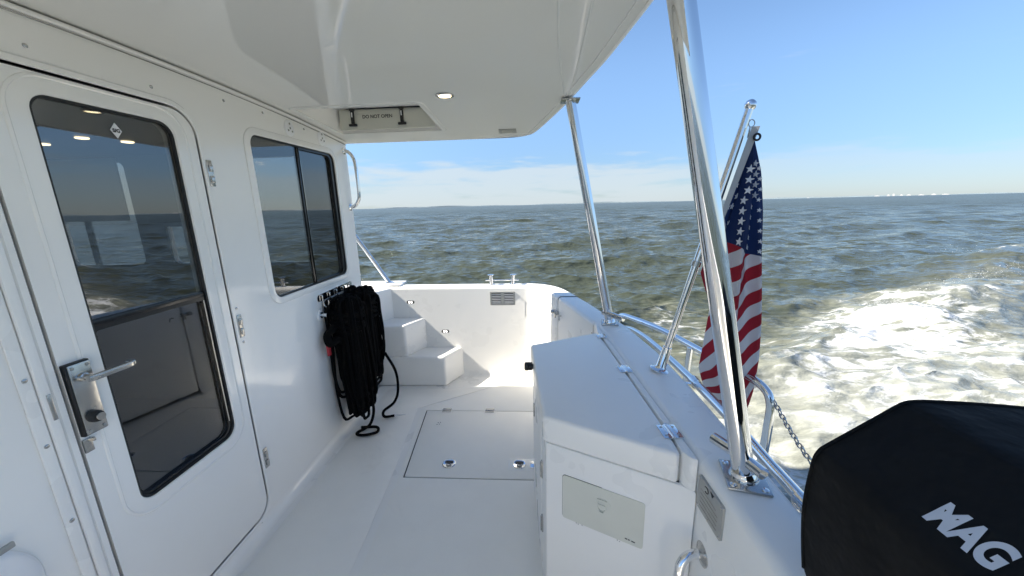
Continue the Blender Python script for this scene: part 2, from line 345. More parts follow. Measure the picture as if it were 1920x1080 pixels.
def sea_material():
    m = bpy.data.materials.new('sea_water'); m.use_nodes = True; t = m.node_tree; b = t.nodes['Principled BSDF']
    def n(ty, **k):
        x = t.nodes.new(ty)
        for a, v in k.items(): setattr(x, a, v)
        return x
    L = t.links.new
    geo = n('ShaderNodeNewGeometry'); at = n('ShaderNodeAttribute', attribute_name='foam')
    mp1 = n('ShaderNodeMapping'); mp1.inputs['Scale'].default_value = (0.45, 1.25, 1.0); mp1.inputs['Rotation'].default_value = (0, 0, R(-18)); L(geo.outputs['Position'], mp1.inputs[0])
    w = n('ShaderNodeTexNoise'); w.inputs['Scale'].default_value = 1.3; w.inputs['Detail'].default_value = 4; L(mp1.outputs[0], w.inputs['Vector'])
    wm = n('ShaderNodeMixRGB', blend_type='ADD'); wm.inputs[0].default_value = 0.55; L(mp1.outputs[0], wm.inputs[1]); L(w.outputs['Color'], wm.inputs[2])
    nz = n('ShaderNodeTexNoise'); nz.inputs['Scale'].default_value = 2.6; nz.inputs['Detail'].default_value = 9; nz.inputs['Roughness'].default_value = 0.62; L(wm.outputs[0], nz.inputs['Vector'])
    # lacy network: ridged noise
    nl = n('ShaderNodeTexNoise'); nl.inputs['Scale'].default_value = 4.6; nl.inputs['Detail'].default_value = 5; nl.inputs['Roughness'].default_value = 0.55; L(wm.outputs[0], nl.inputs['Vector'])
    s1 = n('ShaderNodeMath', operation='SUBTRACT'); s1.inputs[1].default_value = 0.5; L(nl.outputs['Fac'], s1.inputs[0])
    s2 = n('ShaderNodeMath', operation='ABSOLUTE'); L(s1.outputs[0], s2.inputs[0])
    s3 = n('ShaderNodeMath', operation='MULTIPLY_ADD'); s3.inputs[1].default_value = -2.6; s3.inputs[2].default_value = 0.62; L(s2.outputs[0], s3.inputs[0])
    mxn = n('ShaderNodeMath', operation='MULTIPLY_ADD'); mxn.inputs[1].default_value = 0.55; L(nz.outputs['Fac'], mxn.inputs[0])
    hf = n('ShaderNodeMath', operation='MULTIPLY'); hf.inputs[1].default_value = 0.45; L(s3.outputs[0], hf.inputs[0]); L(hf.outputs[0], mxn.inputs[2])
    sm = n('ShaderNodeMath', operation='ADD'); L(mxn.outputs[0], sm.inputs[0]); L(at.outputs['Fac'], sm.inputs[1])
    gate = n('ShaderNodeMapRange'); gate.inputs[1].default_value = 0.03; gate.inputs[2].default_value = 0.2; L(at.outputs['Fac'], gate.inputs[0])
    f1 = n('ShaderNodeMapRange', interpolation_type='SMOOTHSTEP'); f1.inputs[1].default_value = 0.89; f1.inputs[2].default_value = 1.06; L(sm.outputs[0], f1.inputs[0])
    fo = n('ShaderNodeMath', operation='MULTIPLY'); L(f1.outputs[0], fo.inputs[0]); L(gate.outputs[0], fo.inputs[1])
    f2 = n('ShaderNodeMapRange', interpolation_type='SMOOTHSTEP'); f2.inputs[1].default_value = 0.68; f2.inputs[2].default_value = 1.2; L(sm.outputs[0], f2.inputs[0])
    ae = n('ShaderNodeMath', operation='MULTIPLY'); L(f2.outputs[0], ae.inputs[0]); L(gate.outputs[0], ae.inputs[1])
    c1 = n('ShaderNodeMixRGB'); c1.inputs[1].default_value = (0.050, 0.058, 0.040, 1); c1.inputs[2].default_value = (0.22, 0.225, 0.17, 1); L(ae.outputs[0], c1.inputs[0])
    mk = n('ShaderNodeAttribute', attribute_name='milk'); mn = n('ShaderNodeMapRange', interpolation_type='SMOOTHSTEP'); mn.inputs[1].default_value = 0.28; mn.inputs[2].default_value = 0.66; mn.inputs[3].default_value = 0.35; L(nz.outputs['Fac'], mn.inputs[0])
    mm = n('ShaderNodeMath', operation='MULTIPLY'); L(mk.outputs['Fac'], mm.inputs[0]); L(mn.outputs[0], mm.inputs[1])
    c1b = n('ShaderNodeMixRGB'); c1b.inputs[2].default_value = (0.47, 0.475, 0.42, 1); L(c1.outputs[0], c1b.inputs[1]); L(mm.outputs[0], c1b.inputs[0])
    c2 = n('ShaderNodeMixRGB'); c2.inputs[2].default_value = (0.68, 0.69, 0.70, 1); L(c1b.outputs[0], c2.inputs[1]); L(fo.outputs[0], c2.inputs[0])
    L(c2.outputs[0], b.inputs['Base Color'])
    ln = n('ShaderNodeVectorMath', operation='LENGTH'); L(geo.outputs['Position'], ln.inputs[0])
    rd = n('ShaderNodeMapRange', interpolation_type='SMOOTHSTEP'); rd.inputs[1].default_value = 6; rd.inputs[2].default_value = 160; rd.inputs[3].default_value = 0.05; rd.inputs[4].default_value = 0.30; L(ln.outputs['Value'], rd.inputs[0])
    ro = n('ShaderNodeMapRange'); L(rd.outputs[0], ro.inputs[3]); ro.inputs[4].default_value = 0.75; L(fo.outputs[0], ro.inputs[0]); L(ro.outputs[0], b.inputs['Roughness'])
    b.inputs['IOR'].default_value = 1.333
    # ripples too fine for the mesh, at several sizes so that the far water keeps its texture
    def rip(scale, sx, det):
        mp_ = n('ShaderNodeMapping'); mp_.inputs['Scale'].default_value = (sx, 1, 1); mp_.inputs['Rotation'].default_value = (0, 0, R(-10)); L(geo.outputs['Position'], mp_.inputs[0])
        q = n('ShaderNodeTexNoise'); q.inputs['Scale'].default_value = scale; q.inputs['Detail'].default_value = det; q.inputs['Roughness'].default_value = 0.6; L(mp_.outputs[0], q.inputs['Vector']); return q
    b1 = n('ShaderNodeBump'); b1.inputs['Strength'].default_value = 0.40; b1.inputs['Distance'].default_value = 0.16; L(rip(5.0, 0.5, 5).outputs['Fac'], b1.inputs['Height'])
    b2 = n('ShaderNodeBump'); b2.inputs['Strength'].default_value = 0.6; b2.inputs['Distance'].default_value = 1.0; L(rip(0.75, 0.45, 4).outputs['Fac'], b2.inputs['Height']); L(b1.outputs[0], b2.inputs['Normal'])
    b3 = n('ShaderNodeBump'); b3.inputs['Strength'].default_value = 0.7; b3.inputs['Distance'].default_value = 0.10; L(nz.outputs['Fac'], b3.inputs['Height']); L(b2.outputs[0], b3.inputs['Normal'])
    fm = n('ShaderNodeMath', operation='MULTIPLY'); fm.inputs[1].default_value = 0.8; L(fo.outputs[0], fm.inputs[0]); L(fm.outputs[0], b3.inputs['Strength'])
    L(b3.outputs[0], b.inputs['Normal'])
    return m
sea = link('sea', build_sea(), sea_material()); struct(sea, 'choppy olive green sea with white wake foam')

def spray():
    rg = np.random.default_rng(4); V = []; F = []
    for k in range(800):
        t = rg.uniform(4.0, 13.0); x = 0.6 + t + rg.normal(0, .1); y = 3.35 + 0.60 * t + rg.normal(-0.05, 0.22); h = ZW + 0.42 * min(1, (t - 2.2) / 3.5) * max(0, 1 - t / 26) * math.exp(-((y - 3.35 - 0.6 * t) / 0.6) ** 2) + abs(rg.normal(0, 0.06)); r = rg.uniform(0.002, 0.006) * (1.6 if rg.random() < 0.1 else 1)
        if rg.random() < 0.12: x = 15.0 + rg.normal(0, 0.8); y = 13.3 + rg.normal(0, 0.25); h = ZW + 0.25 + abs(rg.normal(0, 0.09))
        c = np.array([x, y, h]); i = len(V)
        for d in ((1, 0, 0), (-1, 0, 0), (0, 1, 0), (0, -1, 0), (0, 0, 1), (0, 0, -1)): V.append(tuple(c + r * np.array(d)))
        for f in ((0, 2, 4), (2, 1, 4), (1, 3, 4), (3, 0, 4), (2, 0, 5), (1, 2, 5), (3, 1, 5), (0, 3, 5)): F.append(tuple(i + q for q in f))
    return mesh_from(V, F)
M['spray'] = mat('spray_drops', (0.7, 0.7, 0.7), 0.3)
sp_ = link('spray', spray(), 'spray', None, True); sp_['kind'] = 'stuff'; sp_['label'] = 'white spray drops flying off the wake crest'; sp_['category'] = 'spray'
# far shore and white buildings on it
def shore():
    V = []; F = []; n = 260
    for i in range(n):
        a = R(-44 + 128 * i / (n - 1)); r = 9000
        h = 16 + 10 * math.sin(i * 0.13) + 7 * math.sin(i * 0.41 + 1) + 6 * random.random()
        if a > R(20): h *= 0.75
        for rr_, z in ((r, -1.0), (r + 20, h * 0.8), (r + 300, h), (r + 900, -1)):
            V.append((rr_ * math.sin(a), rr_ * math.cos(a), z + ZW))
    for i in range(n - 1):
        for k in range(3): F.append((i * 4 + k, (i + 1) * 4 + k, (i + 1) * 4 + k + 1, i * 4 + k + 1))
    return mesh_from(V, F)
M['shore'] = mat('haze_tinted_woods', (0.16, 0.20, 0.22), 0.9, var=0.3, vscale=0.01)  # blue-grey distance haze is put into the colour of the woods
M['farwhite'] = mat('distant_render', (0.42, 0.42, 0.42), 0.8, var=0.05, vscale=0.02)
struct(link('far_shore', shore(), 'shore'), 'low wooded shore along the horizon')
offs = [(1612, 20, 60), (1632, 34, 30), (1641, 46, 26), (1655, 30, 34), (1668, 24, 46), (1690, 20, 60), (1712, 26, 50), (1733, 18, 70), (1490, 14, 40), (1188, 12, 40), (925, 12, 36)]
for i, (px, h, w) in enumerate([(a, b * 0.62, c) for a, b, c in offs]):
    d = _f + _r * ((px - 960) / 690.0) - _u * ((368 + (1750 - px) * 0.012 - 540) / -690.0) * 0; a = math.atan2(d.x, d.y); r = 8700
    mt = Matrix.Translation((r * math.sin(a), r * math.cos(a), ZW)) @ Matrix.Rotation(-a, 4, 'Z')
    bm = bmesh.new(); bm.from_mesh(box(-w / 2, w / 2, -15, 15, 0, h)); bm.from_mesh(box(-w / 4, w / 5, -10, 10, h, h * 1.35)); me = bm_mesh(bm); me.transform(mt)
    ORD = ['first', 'second', 'third', 'fourth', 'fifth', 'sixth', 'seventh', 'last']
    lab = ('tiny white building, %s from the left in the far shore cluster' % ORD[i]) if i < 8 else ['lone tiny white building on the horizon right of the flag', 'lone tiny white building on the horizon between the two posts', 'lone tiny white building on the horizon under the overhead'][i - 8]
    tag(link('shore_building', me, 'farwhite'), lab.replace('last from the left', 'rightmost'), 'building', 'white buildings along the far shore')

# ================================================================== cabin (setting)
door = dict(y0=0.925, y1=1.562, z0=0.066, z1=2.008)
DR = (0.05, 0.085, 0.10, 0.05)
def wy(a, b): return (XB, a, b)
def off(d): return lambda a, b: (XB + d, a, b)
wall_outer = [(YP, -0.02), (YS, -0.02)] + [(YS - (YS - YP) * i / 14, zc(YS - (YS - YP) * i / 14) - 0.004) for i in range(15)]
dh = rr(door['y0'], door['y1'], door['z0'], door['z1'], DR, 8, 0.006)
wh = rr(1.865, 2.655, 1.132, 1.98, 0.055, 8)
cw = link('cabin_wall', plate(wall_outer, [dh, wh], off(0), off(-0.05)), 'gel'); struct(cw, 'glossy white cabin bulkhead')
# raised lip round the door opening, wall base cove, top moulding
def ring(base, prof, X0=XB):
    """prof: list of (grow, height above wall)"""
    return loft([[(X0 + h, p[0], p[1]) for p in base(g)] for g, h in prof], True, False, 30)
db = lambda g: rr(door['y0'], door['y1'], door['z0'], door['z1'], DR, 8, g)
link('door_surround', ring(db, [(0.006, -0.03), (0.006, 0.004), (0.009, 0.007), (0.024, 0.007), (0.030, 0.0005)]), 'gel', cw)
link('door_post', box(XB - 0.0, XB + 0.014, 0.868, 0.893, 0.06, 2.02, 0.005), 'gel', cw)
link('door_post', box(XB - 0.0, XB + 0.008, 0.835, 0.866, 0.0, 2.1, 0.004), 'gelmatt', cw)
mold = [(XB + 0.004, y, zc(y) - 0.013) for y in np.linspace(YP, YS, 24)]
link('top_moulding', tube(mold, 0.0085, 8), 'gel', cw)
mold2 = [(XB + 0.0035, y, zc(y) - 0.026) for y in np.linspace(YP, YS, 24)]
link('sealant_line', tube(mold2, 0.0025, 6), 'steel', cw)
cove = []
for k in range(7):
    t = R(90 * k / 6); cove.append([(XB + 0.05 - 0.05 * math.cos(t) + 0.0006, y, 0.05 - 0.05 * math.sin(t) + 0.001) for y in (YP, 1.0, 2.0, YS)])
link('base_cove', loft(cove, False), 'gel', cw)
for (y, z) in ((1.069, 2.069), (1.415, 2.062), (0.851, 1.159), (0.851, 0.954), (0.851, 1.40), (0.851, 0.70), (1.6, 1.155), (1.605, 0.985), (1.50, 0.035), (1.75, 2.10), (2.0, 2.105), (2.35, 2.09)):
    link('screw', lathe([(0.0065, -0.001), (0.0065, 0.0015), (0.004, 0.003), (0.0005, 0.003)], (1, 0, 0), (XB + (0.008 if y < 0.87 else 0.0), y, z), 10), 'steel', cw)
link('strike_plate', box(XB + 0.0135, XB + 0.017, 0.878, 0.888, 1.02, 1.10, 0.001), 'steel', cw)
# side, fore and roof of the cabin, with its dark lining
sw = [rr(-3.86, -3.18, 1.2, 2.0, 0.05), rr(-2.95, -1.75, 1.2, 2.0, 0.05)]
swo = [(-4.4, -0.4), (XB - 0.05, -0.4), (XB - 0.05, 2.09), (-4.4, 2.09)]
def fixY(y): return lambda a, b: (a, y, b)
for nm, y, s in (('cabin_side_wall', YS, -1), ('cabin_side_wall', YP, 1)):
    o = link(nm, plate(swo, sw, fixY(y), fixY(y + s * 0.04)), 'gel'); struct(o)
    link('wood_lining', plate(swo, sw, fixY(y + s * 0.043), fixY(y + s * 0.06)), 'wood', o)
    for w_ in sw: link('side_pane', plate(w_, [], fixY(y + s * 0.015), fixY(y + s * 0.021)), 'sideglass', o)
    if y == YS:
        link('window_blind', box(-3.84, -3.21, YS - 0.085, YS - 0.075, 1.555, 2.03), 'blind', o)
        link('window_mullion', box(-3.66, -3.62, YS - 0.04, YS - 0.02, 1.19, 2.01), 'blackgloss', o)
        link('window_blind', box(-2.93, -2.18, YS - 0.085, YS - 0.075, 1.5, 2.03), 'wood', o)
fw = link('cabin_front_wall', box(-4.45, -4.4, YP, YS, -0.4, 2.09), 'wood'); struct(fw)
fl = link('cabin_floor', box(-4.4, XB - 0.05, YP + 0.06, YS - 0.06, -0.06, -0.01), 'wood'); struct(fl)
wl = link('wood_lining', plate(wall_outer, [db(0.02), rr(1.865, 2.655, 1.132, 1.98, 0.055, 8, 0.02)], off(-0.052), off(-0.07)), 'wood', cw)
cc = link('cabin_ceiling', box(-4.4, XB - 0.07, YP + 0.06, YS - 0.06, 2.045, 2.075), 'wood'); struct(cc)
for (x, y, wh_) in ((-3.05, 2.25, 'leftmost'), (-2.62, 2.12, 'middle'), (-2.52, 2.28, 'rightmost')):
    o = thing('cabin_downlight', wh_ + ' small lit downlight inside the cabin, seen through the door glass', 'light', 'downlights inside the cabin', (x, y, 2.04))
    me = lathe([(0.03, 0.004), (0.03, -0.002), (0.024, -0.004), (0.0005, -0.004)], (0, 0, 1), (0, 0, 0), 16); link('lens', me, 'lamp', o)

# ================================================================== overhead
EDGE = [(-0.40, 2.925), (-0.17, 2.92), (-0.06, 2.88), (0.0, 2.80), (0.085, 2.55), (0.17, 2.25), (0.235, 1.95), (0.285, 1.70), (0.325, 1.40), (0.340, 1.26)]
half = [(-4.5, 2.925), (-1.5, 2.925)] + EDGE
half = half[:2] + [tuple(p[:2]) for p in catmull([(p[0], p[1], 0) for p in EDGE], 4)]
def edge_x(y):
    ys = [p[1] for p in half[2:]][::-1]; xs = [p[0] for p in half[2:]][::-1]
    yy = y if y >= 1.26 else 2.52 - y
    return float(np.interp(yy, ys, xs))
RX0, RX1, RY0, RY1 = -1.33, -0.63, 2.14, 2.66
ysr = sorted(set([round(v, 4) for v in np.linspace(-0.405, 2.925, 46)] + [RY0, RY1, 2.80, 2.87, 2.9]))
V = []; F = []; cols = [-4.5, -3.5, -2.5, -1.45, RX0, -1.1, -0.9, RX1]; fr = np.linspace(0, 1, 13)[1:]
for y in ysr:
    ex = edge_x(y); row = cols + [RX1 + (ex - RX1) * t for t in fr]
    for x in row: V.append((x, y, zc(y)))
nc = len(cols) + len(fr)
for j in range(len(ysr) - 1):
    for i in range(nc - 1):
        if 4 <= i < 7 and RY0 - 1e-6 <= ysr[j] < RY1 - 1e-6: continue
        F.append((j * nc + i, (j + 1) * nc + i, (j + 1) * nc + i + 1, j * nc + i + 1))
me = mesh_from(V, F); me.polygons.foreach_set('use_smooth', [True] * len(F))
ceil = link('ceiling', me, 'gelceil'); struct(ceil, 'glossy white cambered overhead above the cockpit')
# rounded edge of the overhead and its top skin
edge = [( -4.5, 2.925)] + half[1:] ; edge = edge + [(x, 2.52 - y) for x, y in edge[::-1]]
def ofs(poly, d):
    out = []
    for i, p in enumerate(poly):
        a = poly[max(i - 1, 0)]; b = poly[min(i + 1, len(poly) - 1)]; t = Vector((b[0] - a[0], b[1] - a[1], 0)).normalized(); n_ = Vector((-t.y, t.x, 0)) 
        out.append((p[0] + n_.x * d, p[1] + n_.y * d))
    return out
loops = []
for g, h in ((0, 0), (0.010, 0.001), (0.020, 0.008), (0.024, 0.02), (0.024, 0.12), (0.01, 0.15), (-0.1, 0.16)):
    loops.append([(x, y, zc(y0) + h) for (x, y), (x0, y0) in zip(ofs(edge, g), edge)])
link('overhead_rim', loft(loops, False, False, 40), 'gelmatt', ceil)
roof_top = [(x, y) for x, y in ofs(edge, 0.0)]
link('overhead_top', prism(roof_top, 2.26, 2.28), 'gelmatt', ceil)
drip = [(x, y, zc(y) - 0.0005) for x, y in ofs(edge, -0.035) if x > -1.4]
link('drip_groove', tube(drip, 0.003, 6), 'gel', ceil)
# two faint moulded ribs that meet at the post
for p in ([(0.165, 2.14), (0.10, 1.6), (0.06, 1.0)], [(0.185, 2.13), (0.185, 1.6), (0.165, 1.0)]):
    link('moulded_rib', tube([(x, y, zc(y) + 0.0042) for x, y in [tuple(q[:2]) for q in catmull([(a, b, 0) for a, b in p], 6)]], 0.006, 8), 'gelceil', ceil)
# recess with a closed locker door on its far face
def rect3(x0, x1, y0, y1, z): return [(x0, y0, z), (x1, y0, z), (x1, y1, z), (x0, y1, z)]
rl = [[(x, y, zc(y) + 0.0002) for x, y in ((RX0, RY0), (RX1, RY0), (RX1, RY1), (RX0, RY1))]]
zt = 2.30
rl2 = [(RX0 + 0.0, RY0 + 0.03, zt), (RX1 - 0.06, RY0 + 0.03, zt), (RX1 - 0.06, RY1 - 0.02, zt), (RX0, RY1 - 0.02, zt)]
me = loft([rl[0], rl2], True, False, 20); bm = bmesh.new(); bm.from_mesh(me); bm.faces.new([bm.verts.new(p) for p in rl2]); bm.to_mesh(me); bm.free()
link('locker_recess', me, 'gelmatt', ceil)
fr_o = [(x, y, 0) for x, y in rr(RX0, RX1, RY0, RY1, 0.012, 3, 0.035)]; fr_i = [(x, y, 0) for x, y in rr(RX0, RX1, RY0, RY1, 0.012, 3, 0.028)]; fr_j = [(x, y, 0) for x, y in rr(RX0, RX1, RY0, RY1, 0.004, 3, 0.001)]
link('recess_border', loft([[(x, y, zc(y) + 0.0) for x, y, _ in fr_o], [(x, y, zc(y) - 0.005) for x, y, _ in fr_i], [(x, y, zc(y) - 0.005) for x, y, _ in fr_j], [(x, y, zc(y) + 0.004) for x, y, _ in fr_j]], True, False, 25), 'gelceil', ceil)
hd = thing('overhead_locker', 'recessed overhead locker door lettered DO NOT OPEN with two black latches', 'locker', None, (-0.98, 2.64, 2.12))
hd_m = Matrix.Translation((0.98, -2.64, -2.12))
def P_(name, me, m_, parent=hd, mtx=hd_m): me.transform(mtx); return link(name, me, m_, parent)
dpn = P_('door_panel', box(RX0 + 0.01, RX1 - 0.035, 2.618, 2.634, 2.128, 2.256, 0.003), 'cream')
P_('gasket', tube([(RX0 - 0.0, 2.60, 2.285), (RX0 + 0.03, 2.606, 2.268), (RX0 + 0.07, 2.61, 2.261), (RX1 - 0.045, 2.61, 2.257)], 0.0065, 8), 'rubber')
for x in (-1.225, -0.885):
    lt = P_('latch', join([box(x - 0.011, x + 0.011, 2.604, 2.617, 2.165, 2.262, 0.003), box(x - 0.028, x + 0.028, 2.600, 2.616, 2.148, 2.164, 0.005), box(x - 0.016, x + 0.016, 2.600, 2.618, 2.245, 2.266, 0.003)]), 'rubber')
    P_('latch_slot', box(x - 0.004, x + 0.004, 2.602, 2.6045, 2.205, 2.235, 0.001), 'whiteplastic', lt)
P_('lettering', text_mesh('DO NOT OPEN', 0.030, frame_mtx((-1.055, 2.6165, 2.207), (1, 0, 0), (0, 0, 1)), 0.0006, bold=0.0004), 'ink', dpn)
P_('stop', box(-0.78, -0.74, 2.59, 2.61, 2.262, 2.285, 0.004), 'rubber')
# downlights and the small plate
LSP = [(-0.455, 2.03), (-0.455, 0.49)]
for i, (x, y) in enumerate(LSP):
    o = thing('ceiling_light', ['lit round recessed downlight in the overhead beside the locker recess', 'lit round recessed downlight in the overhead behind the camera'][i], 'light', None, (x, y, zc(y)))
    link('bezel', lathe([(0.046, 0.002), (0.047, -0.004), (0.040, -0.008), (0.033, -0.005), (0.033, -0.001)], (0, 0, 1), (0, 0, 0), 28), 'steel', o)
    link('lens', lathe([(0.033, -0.0015), (0.030, -0.004), (0.0005, -0.005)], (0, 0, 1), (0, 0, 0), 24), 'lamp', o)
def camb(me):     # drape a flat mesh built at z=0 under the cambered ceiling
    for v in me.vertices: v.co.z += zc(v.co.y)
    return me
pl = thing('ceiling_plate', 'small grey engraved plate on the overhead near its far edge', 'plate', None, (0, 0, 0))
link('plate', camb(box(-0.245, -0.125, 2.70, 2.79, -0.006, -0.001, 0.001)), 'plate', pl)
tx = [box(-0.225 + 0.0, -0.145 - 0.01 * (k % 2), 2.718 + 0.018 * k, 2.724 + 0.018 * k, -0.0075, -0.0062) for k in range(4)]
link('engraved_lines', camb(join(tx)), 'cream', pl)
# bolted cover discs high on the bulkhead
for i, (y, lab) in enumerate(((2.205, 'round white screw cover on the bulkhead above the window middle'), (2.537, 'round white screw cover on the bulkhead above the window corner'))):
    o = thing('cover_disc', lab, 'cover', None, (XB, y, 2.068))
    dsc = link('disc', lathe([(0.044, -0.001), (0.044, 0.003), (0.040, 0.006), (0.0005, 0.006)], (1, 0, 0), (0, 0, 0), 28), 'whiteplastic', o)
    for k in range(4):
        dy, dz = ((0, 0.024), (0.002, 0.0), (-0.016, -0.014), (0.018, -0.016))[k]
        link('screw', lathe([(0.0065, 0.004), (0.0065, 0.0075), (0.0005, 0.0075)], (1, 0, 0), (0, dy, dz), 10), 'steel', dsc)

# ================================================================== door
G = dict(y0=1.036, y1=1.463, z0=0.585, z1=1.945); GR = (0.05, 0.06, 0.055, 0.05)
gb = lambda g: rr(G['y0'], G['y1'], G['z0'], G['z1'], GR, 8, g)
dt = thing('cabin_door', 'white cabin door with tall smoked glass panel and lever handle', 'door', None, (XB, 1.24, 0.06))
DM = Matrix.Translation((-XB, -1.24, -0.06))
def D_(name, me, m_, par=None): me.transform(DM); return link(name, me, m_, par or dt)
D_('door_panel', plate(db(-0.004), [gb(0.0)], off(0.003), off(-0.045)), 'gel')
D_('edge_gap', ring(lambda g: db(g), [(0.0055, -0.02), (-0.0035, -0.02)]), 'gap')
D_('glass_bezel', ring(gb, [(0.058, 0.003), (0.056, 0.0055), (0.050, 0.0075), (0.046, 0.0045), (0.030, 0.006), (0.014, 0.009), (0.003, 0.009), (0.0, 0.004), (0.0, -0.01)]), 'gel')
D_('rubber_seal', ring(gb, [(0.0, 0.002), (-0.007, 0.002), (-0.009, -0.008)]), 'rubber')
pu = D_('upper_pane', plate(rr(G['y0'], G['y1'], 1.262, G['z1'], (0.003, 0.003, 0.055, 0.05), 8), [], off(-0.010), off(-0.015)), 'glass')
plw = D_('lower_pane', plate(rr(G['y0'], G['y1'], G['z0'], 1.262, (0.05, 0.06, 0.003, 0.003), 8), [], off(-0.018), off(-0.023)), 'glass')
D_('pane_bar', box(XB - 0.018, XB - 0.002, G['y0'], G['y1'], 1.250, 1.272, 0.003), 'blackgloss')
lo = [(a, b) for a, b in rr(G['y0'], G['y1'], G['z0'], 1.25, (0.05, 0.06, 0.01, 0.01), 8)]
li = [(a, b) for a, b in rr(G['y0'] + 0.012, G['y1'] - 0.024, G['z0'] + 0.020, 1.235, (0.04, 0.045, 0.01, 0.01), 8)]
D_('pane_frame', loft([[(XB - 0.014, a, b) for a, b in lo], [(XB - 0.004, a, b) for a, b in lo], [(XB - 0.004, a, b) for a, b in li], [(XB - 0.016, a, b) for a, b in li]], True, False, 30), 'blackgloss')
D_('pane_slide', tube([(XB - 0.002, 1.444, 0.66), (XB - 0.002, 1.444, 1.235)], 0.003, 8), 'steel')
hp = D_('handle_gasket', box(XB + 0.003, XB + 0.020, 0.930, 0.994, 0.928, 1.166, 0.003), 'rubber')
hpl = D_('handle_plate', box(XB + 0.020, XB + 0.026, 0.934, 0.990, 0.932, 1.162, 0.002), 'steel')
D_('lever_handle', join([lathe([(0.013, 0.0), (0.013, 0.012), (0.009, 0.014), (0.009, 0.05)], (1, 0, 0), (XB + 0.026, 0.960, 1.118), 18),
    loft([[(c.x + dx, c.y, c.z + dz) for dx, dz in rr(-0.0075, 0.0075, -0.010, 0.010, 0.005, 3)] for c in catmull([(XB + 0.066, 0.945, 1.118), (XB + 0.074, 0.975, 1.119), (XB + 0.076, 1.02, 1.118), (XB + 0.074, 1.06, 1.117), (XB + 0.066, 1.073, 1.117)], 5)], True, True, 50),
    box(XB + 0.045, XB + 0.076, 1.062, 1.076, 1.109, 1.126, 0.004)]), 'steel', hpl)
D_('lock_cylinder', lathe([(0.019, 0), (0.019, 0.012), (0.016, 0.020), (0.0005, 0.021)], (1, 0, 0), (XB + 0.026, 0.960, 0.985), 20), 'rubber', hpl)
D_('key_barrel', lathe([(0.012, 0.0), (0.012, 0.008), (0.0005, 0.008)], (1, 0, 0), (XB + 0.046, 0.960, 0.985), 16), 'steel', hpl)
for (y, z) in ((0.942, 1.152), (0.982, 1.152), (0.942, 0.942), (0.982, 0.942)):
    D_('plate_screw', lathe([(0.005, 0), (0.005, 0.002), (0.0005, 0.0025)], (1, 0, 0), (XB + 0.026, y, z), 10), 'plate', hpl)
D_('catch', join([box(XB + 0.003, XB + 0.010, 0.928, 0.952, 0.872, 0.918, 0.002), box(XB + 0.003, XB + 0.024, 0.946, 0.952, 0.905, 0.918, 0.002)]), 'steel')
for z in (1.768, 1.068, 0.347):
    y = 1.596
    hg = D_('hinge', join([box(XB + 0.003, XB + 0.010, y - 0.014, y + 0.014, z - 0.055, z + 0.055, 0.002)]), 'steel')
    for dz in (-0.026, 0.022): D_('hinge_knuckle', box(XB + 0.009, XB + 0.017, y - 0.008, y + 0.009, z + dz - 0.015, z + dz + 0.015, 0.003), 'steel', hg)
stk = D_('sticker', plate([(1.262, 1.857), (1.280, 1.882), (1.262, 1.907), (1.244, 1.882)], [], off(-0.0065), off(-0.0085)), 'whiteplastic')
D_('sticker_lettering', text_mesh('S/G', 0.016, frame_mtx((XB - 0.006, 1.262, 1.881), (0, 1, 0), (0, 0, 1)), 0.0004, bold=0.0006), 'ink', stk)

# ================================================================== window in the bulkhead
wt = thing('cabin_window', 'smoked sliding window with rounded corners in the white bulkhead', 'window', None, (XB, 2.26, 1.13))
WM = Matrix.Translation((-XB, -2.26, -1.13))
def W_(name, me, m_): me.transform(WM); return link(name, me, m_, wt)
wb = lambda g: rr(1.865, 2.655, 1.132, 1.98, 0.055, 8, g)
W_('window_bezel', ring(wb, [(0.038, 0.0005), (0.036, 0.004), (0.030, 0.006), (0.012, 0.010), (0.003, 0.010), (0.0, 0.005), (0.0, -0.012)]), 'gel')
W_('rubber_seal', ring(wb, [(0.0, 0.003), (-0.006, 0.003), (-0.008, -0.01)]), 'rubber')
W_('fixed_pane', plate(rr(1.868, 2.262, 1.135, 1.977, (0.05, 0.003, 0.003, 0.05), 8), [], off(-0.010), off(-0.015)), 'glass')
W_('sliding_pane', plate(rr(2.250, 2.652, 1.135, 1.977, (0.003, 0.05, 0.05, 0.003), 8), [], off(-0.020), off(-0.025)), 'glass')
W_('meeting_rail', box(XB - 0.018, XB - 0.004, 2.249, 2.263, 1.134, 1.978, 0.002), 'blackgloss')
lo = rr(2.27, 2.655, 1.132, 1.98, (0.01, 0.055, 0.055, 0.01), 8); li = rr(2.272, 2.618, 1.146, 1.964, (0.01, 0.04, 0.04, 0.01), 8)
W_('pane_frame', loft([[(XB - 0.012, a, b) for a, b in lo], [(XB - 0.003, a, b) for a, b in lo], [(XB - 0.003, a, b) for a, b in li], [(XB - 0.018, a, b) for a, b in li]], True, False, 30), 'blackgloss')

# grab handle on the bulkhead's outer corner
gh = thing('grab_bar', 'polished steel grab handle upright on the bulkhead corner', 'handle', None, (XB, 2.80, 1.82))
gp = catmull([(0.0, 0.02, 0.205), (0.03, 0.02, 0.20), (0.062, 0.02, 0.165), (0.078, 0.02, 0.10), (0.082, 0.02, -0.10), (0.066, 0.02, -0.165), (0.03, 0.02, -0.20), (0.0, 0.02, -0.205)], 6)
link('bar', tube(gp, 0.0125, 14), 'chrome', gh)
for z in (0.205, -0.205): link('flange', lathe([(0.026, 0), (0.026, 0.004), (0.016, 0.009), (0.0125, 0.012)], (1, 0, 0), (0.0, 0.02, z), 20), 'chrome', gh)

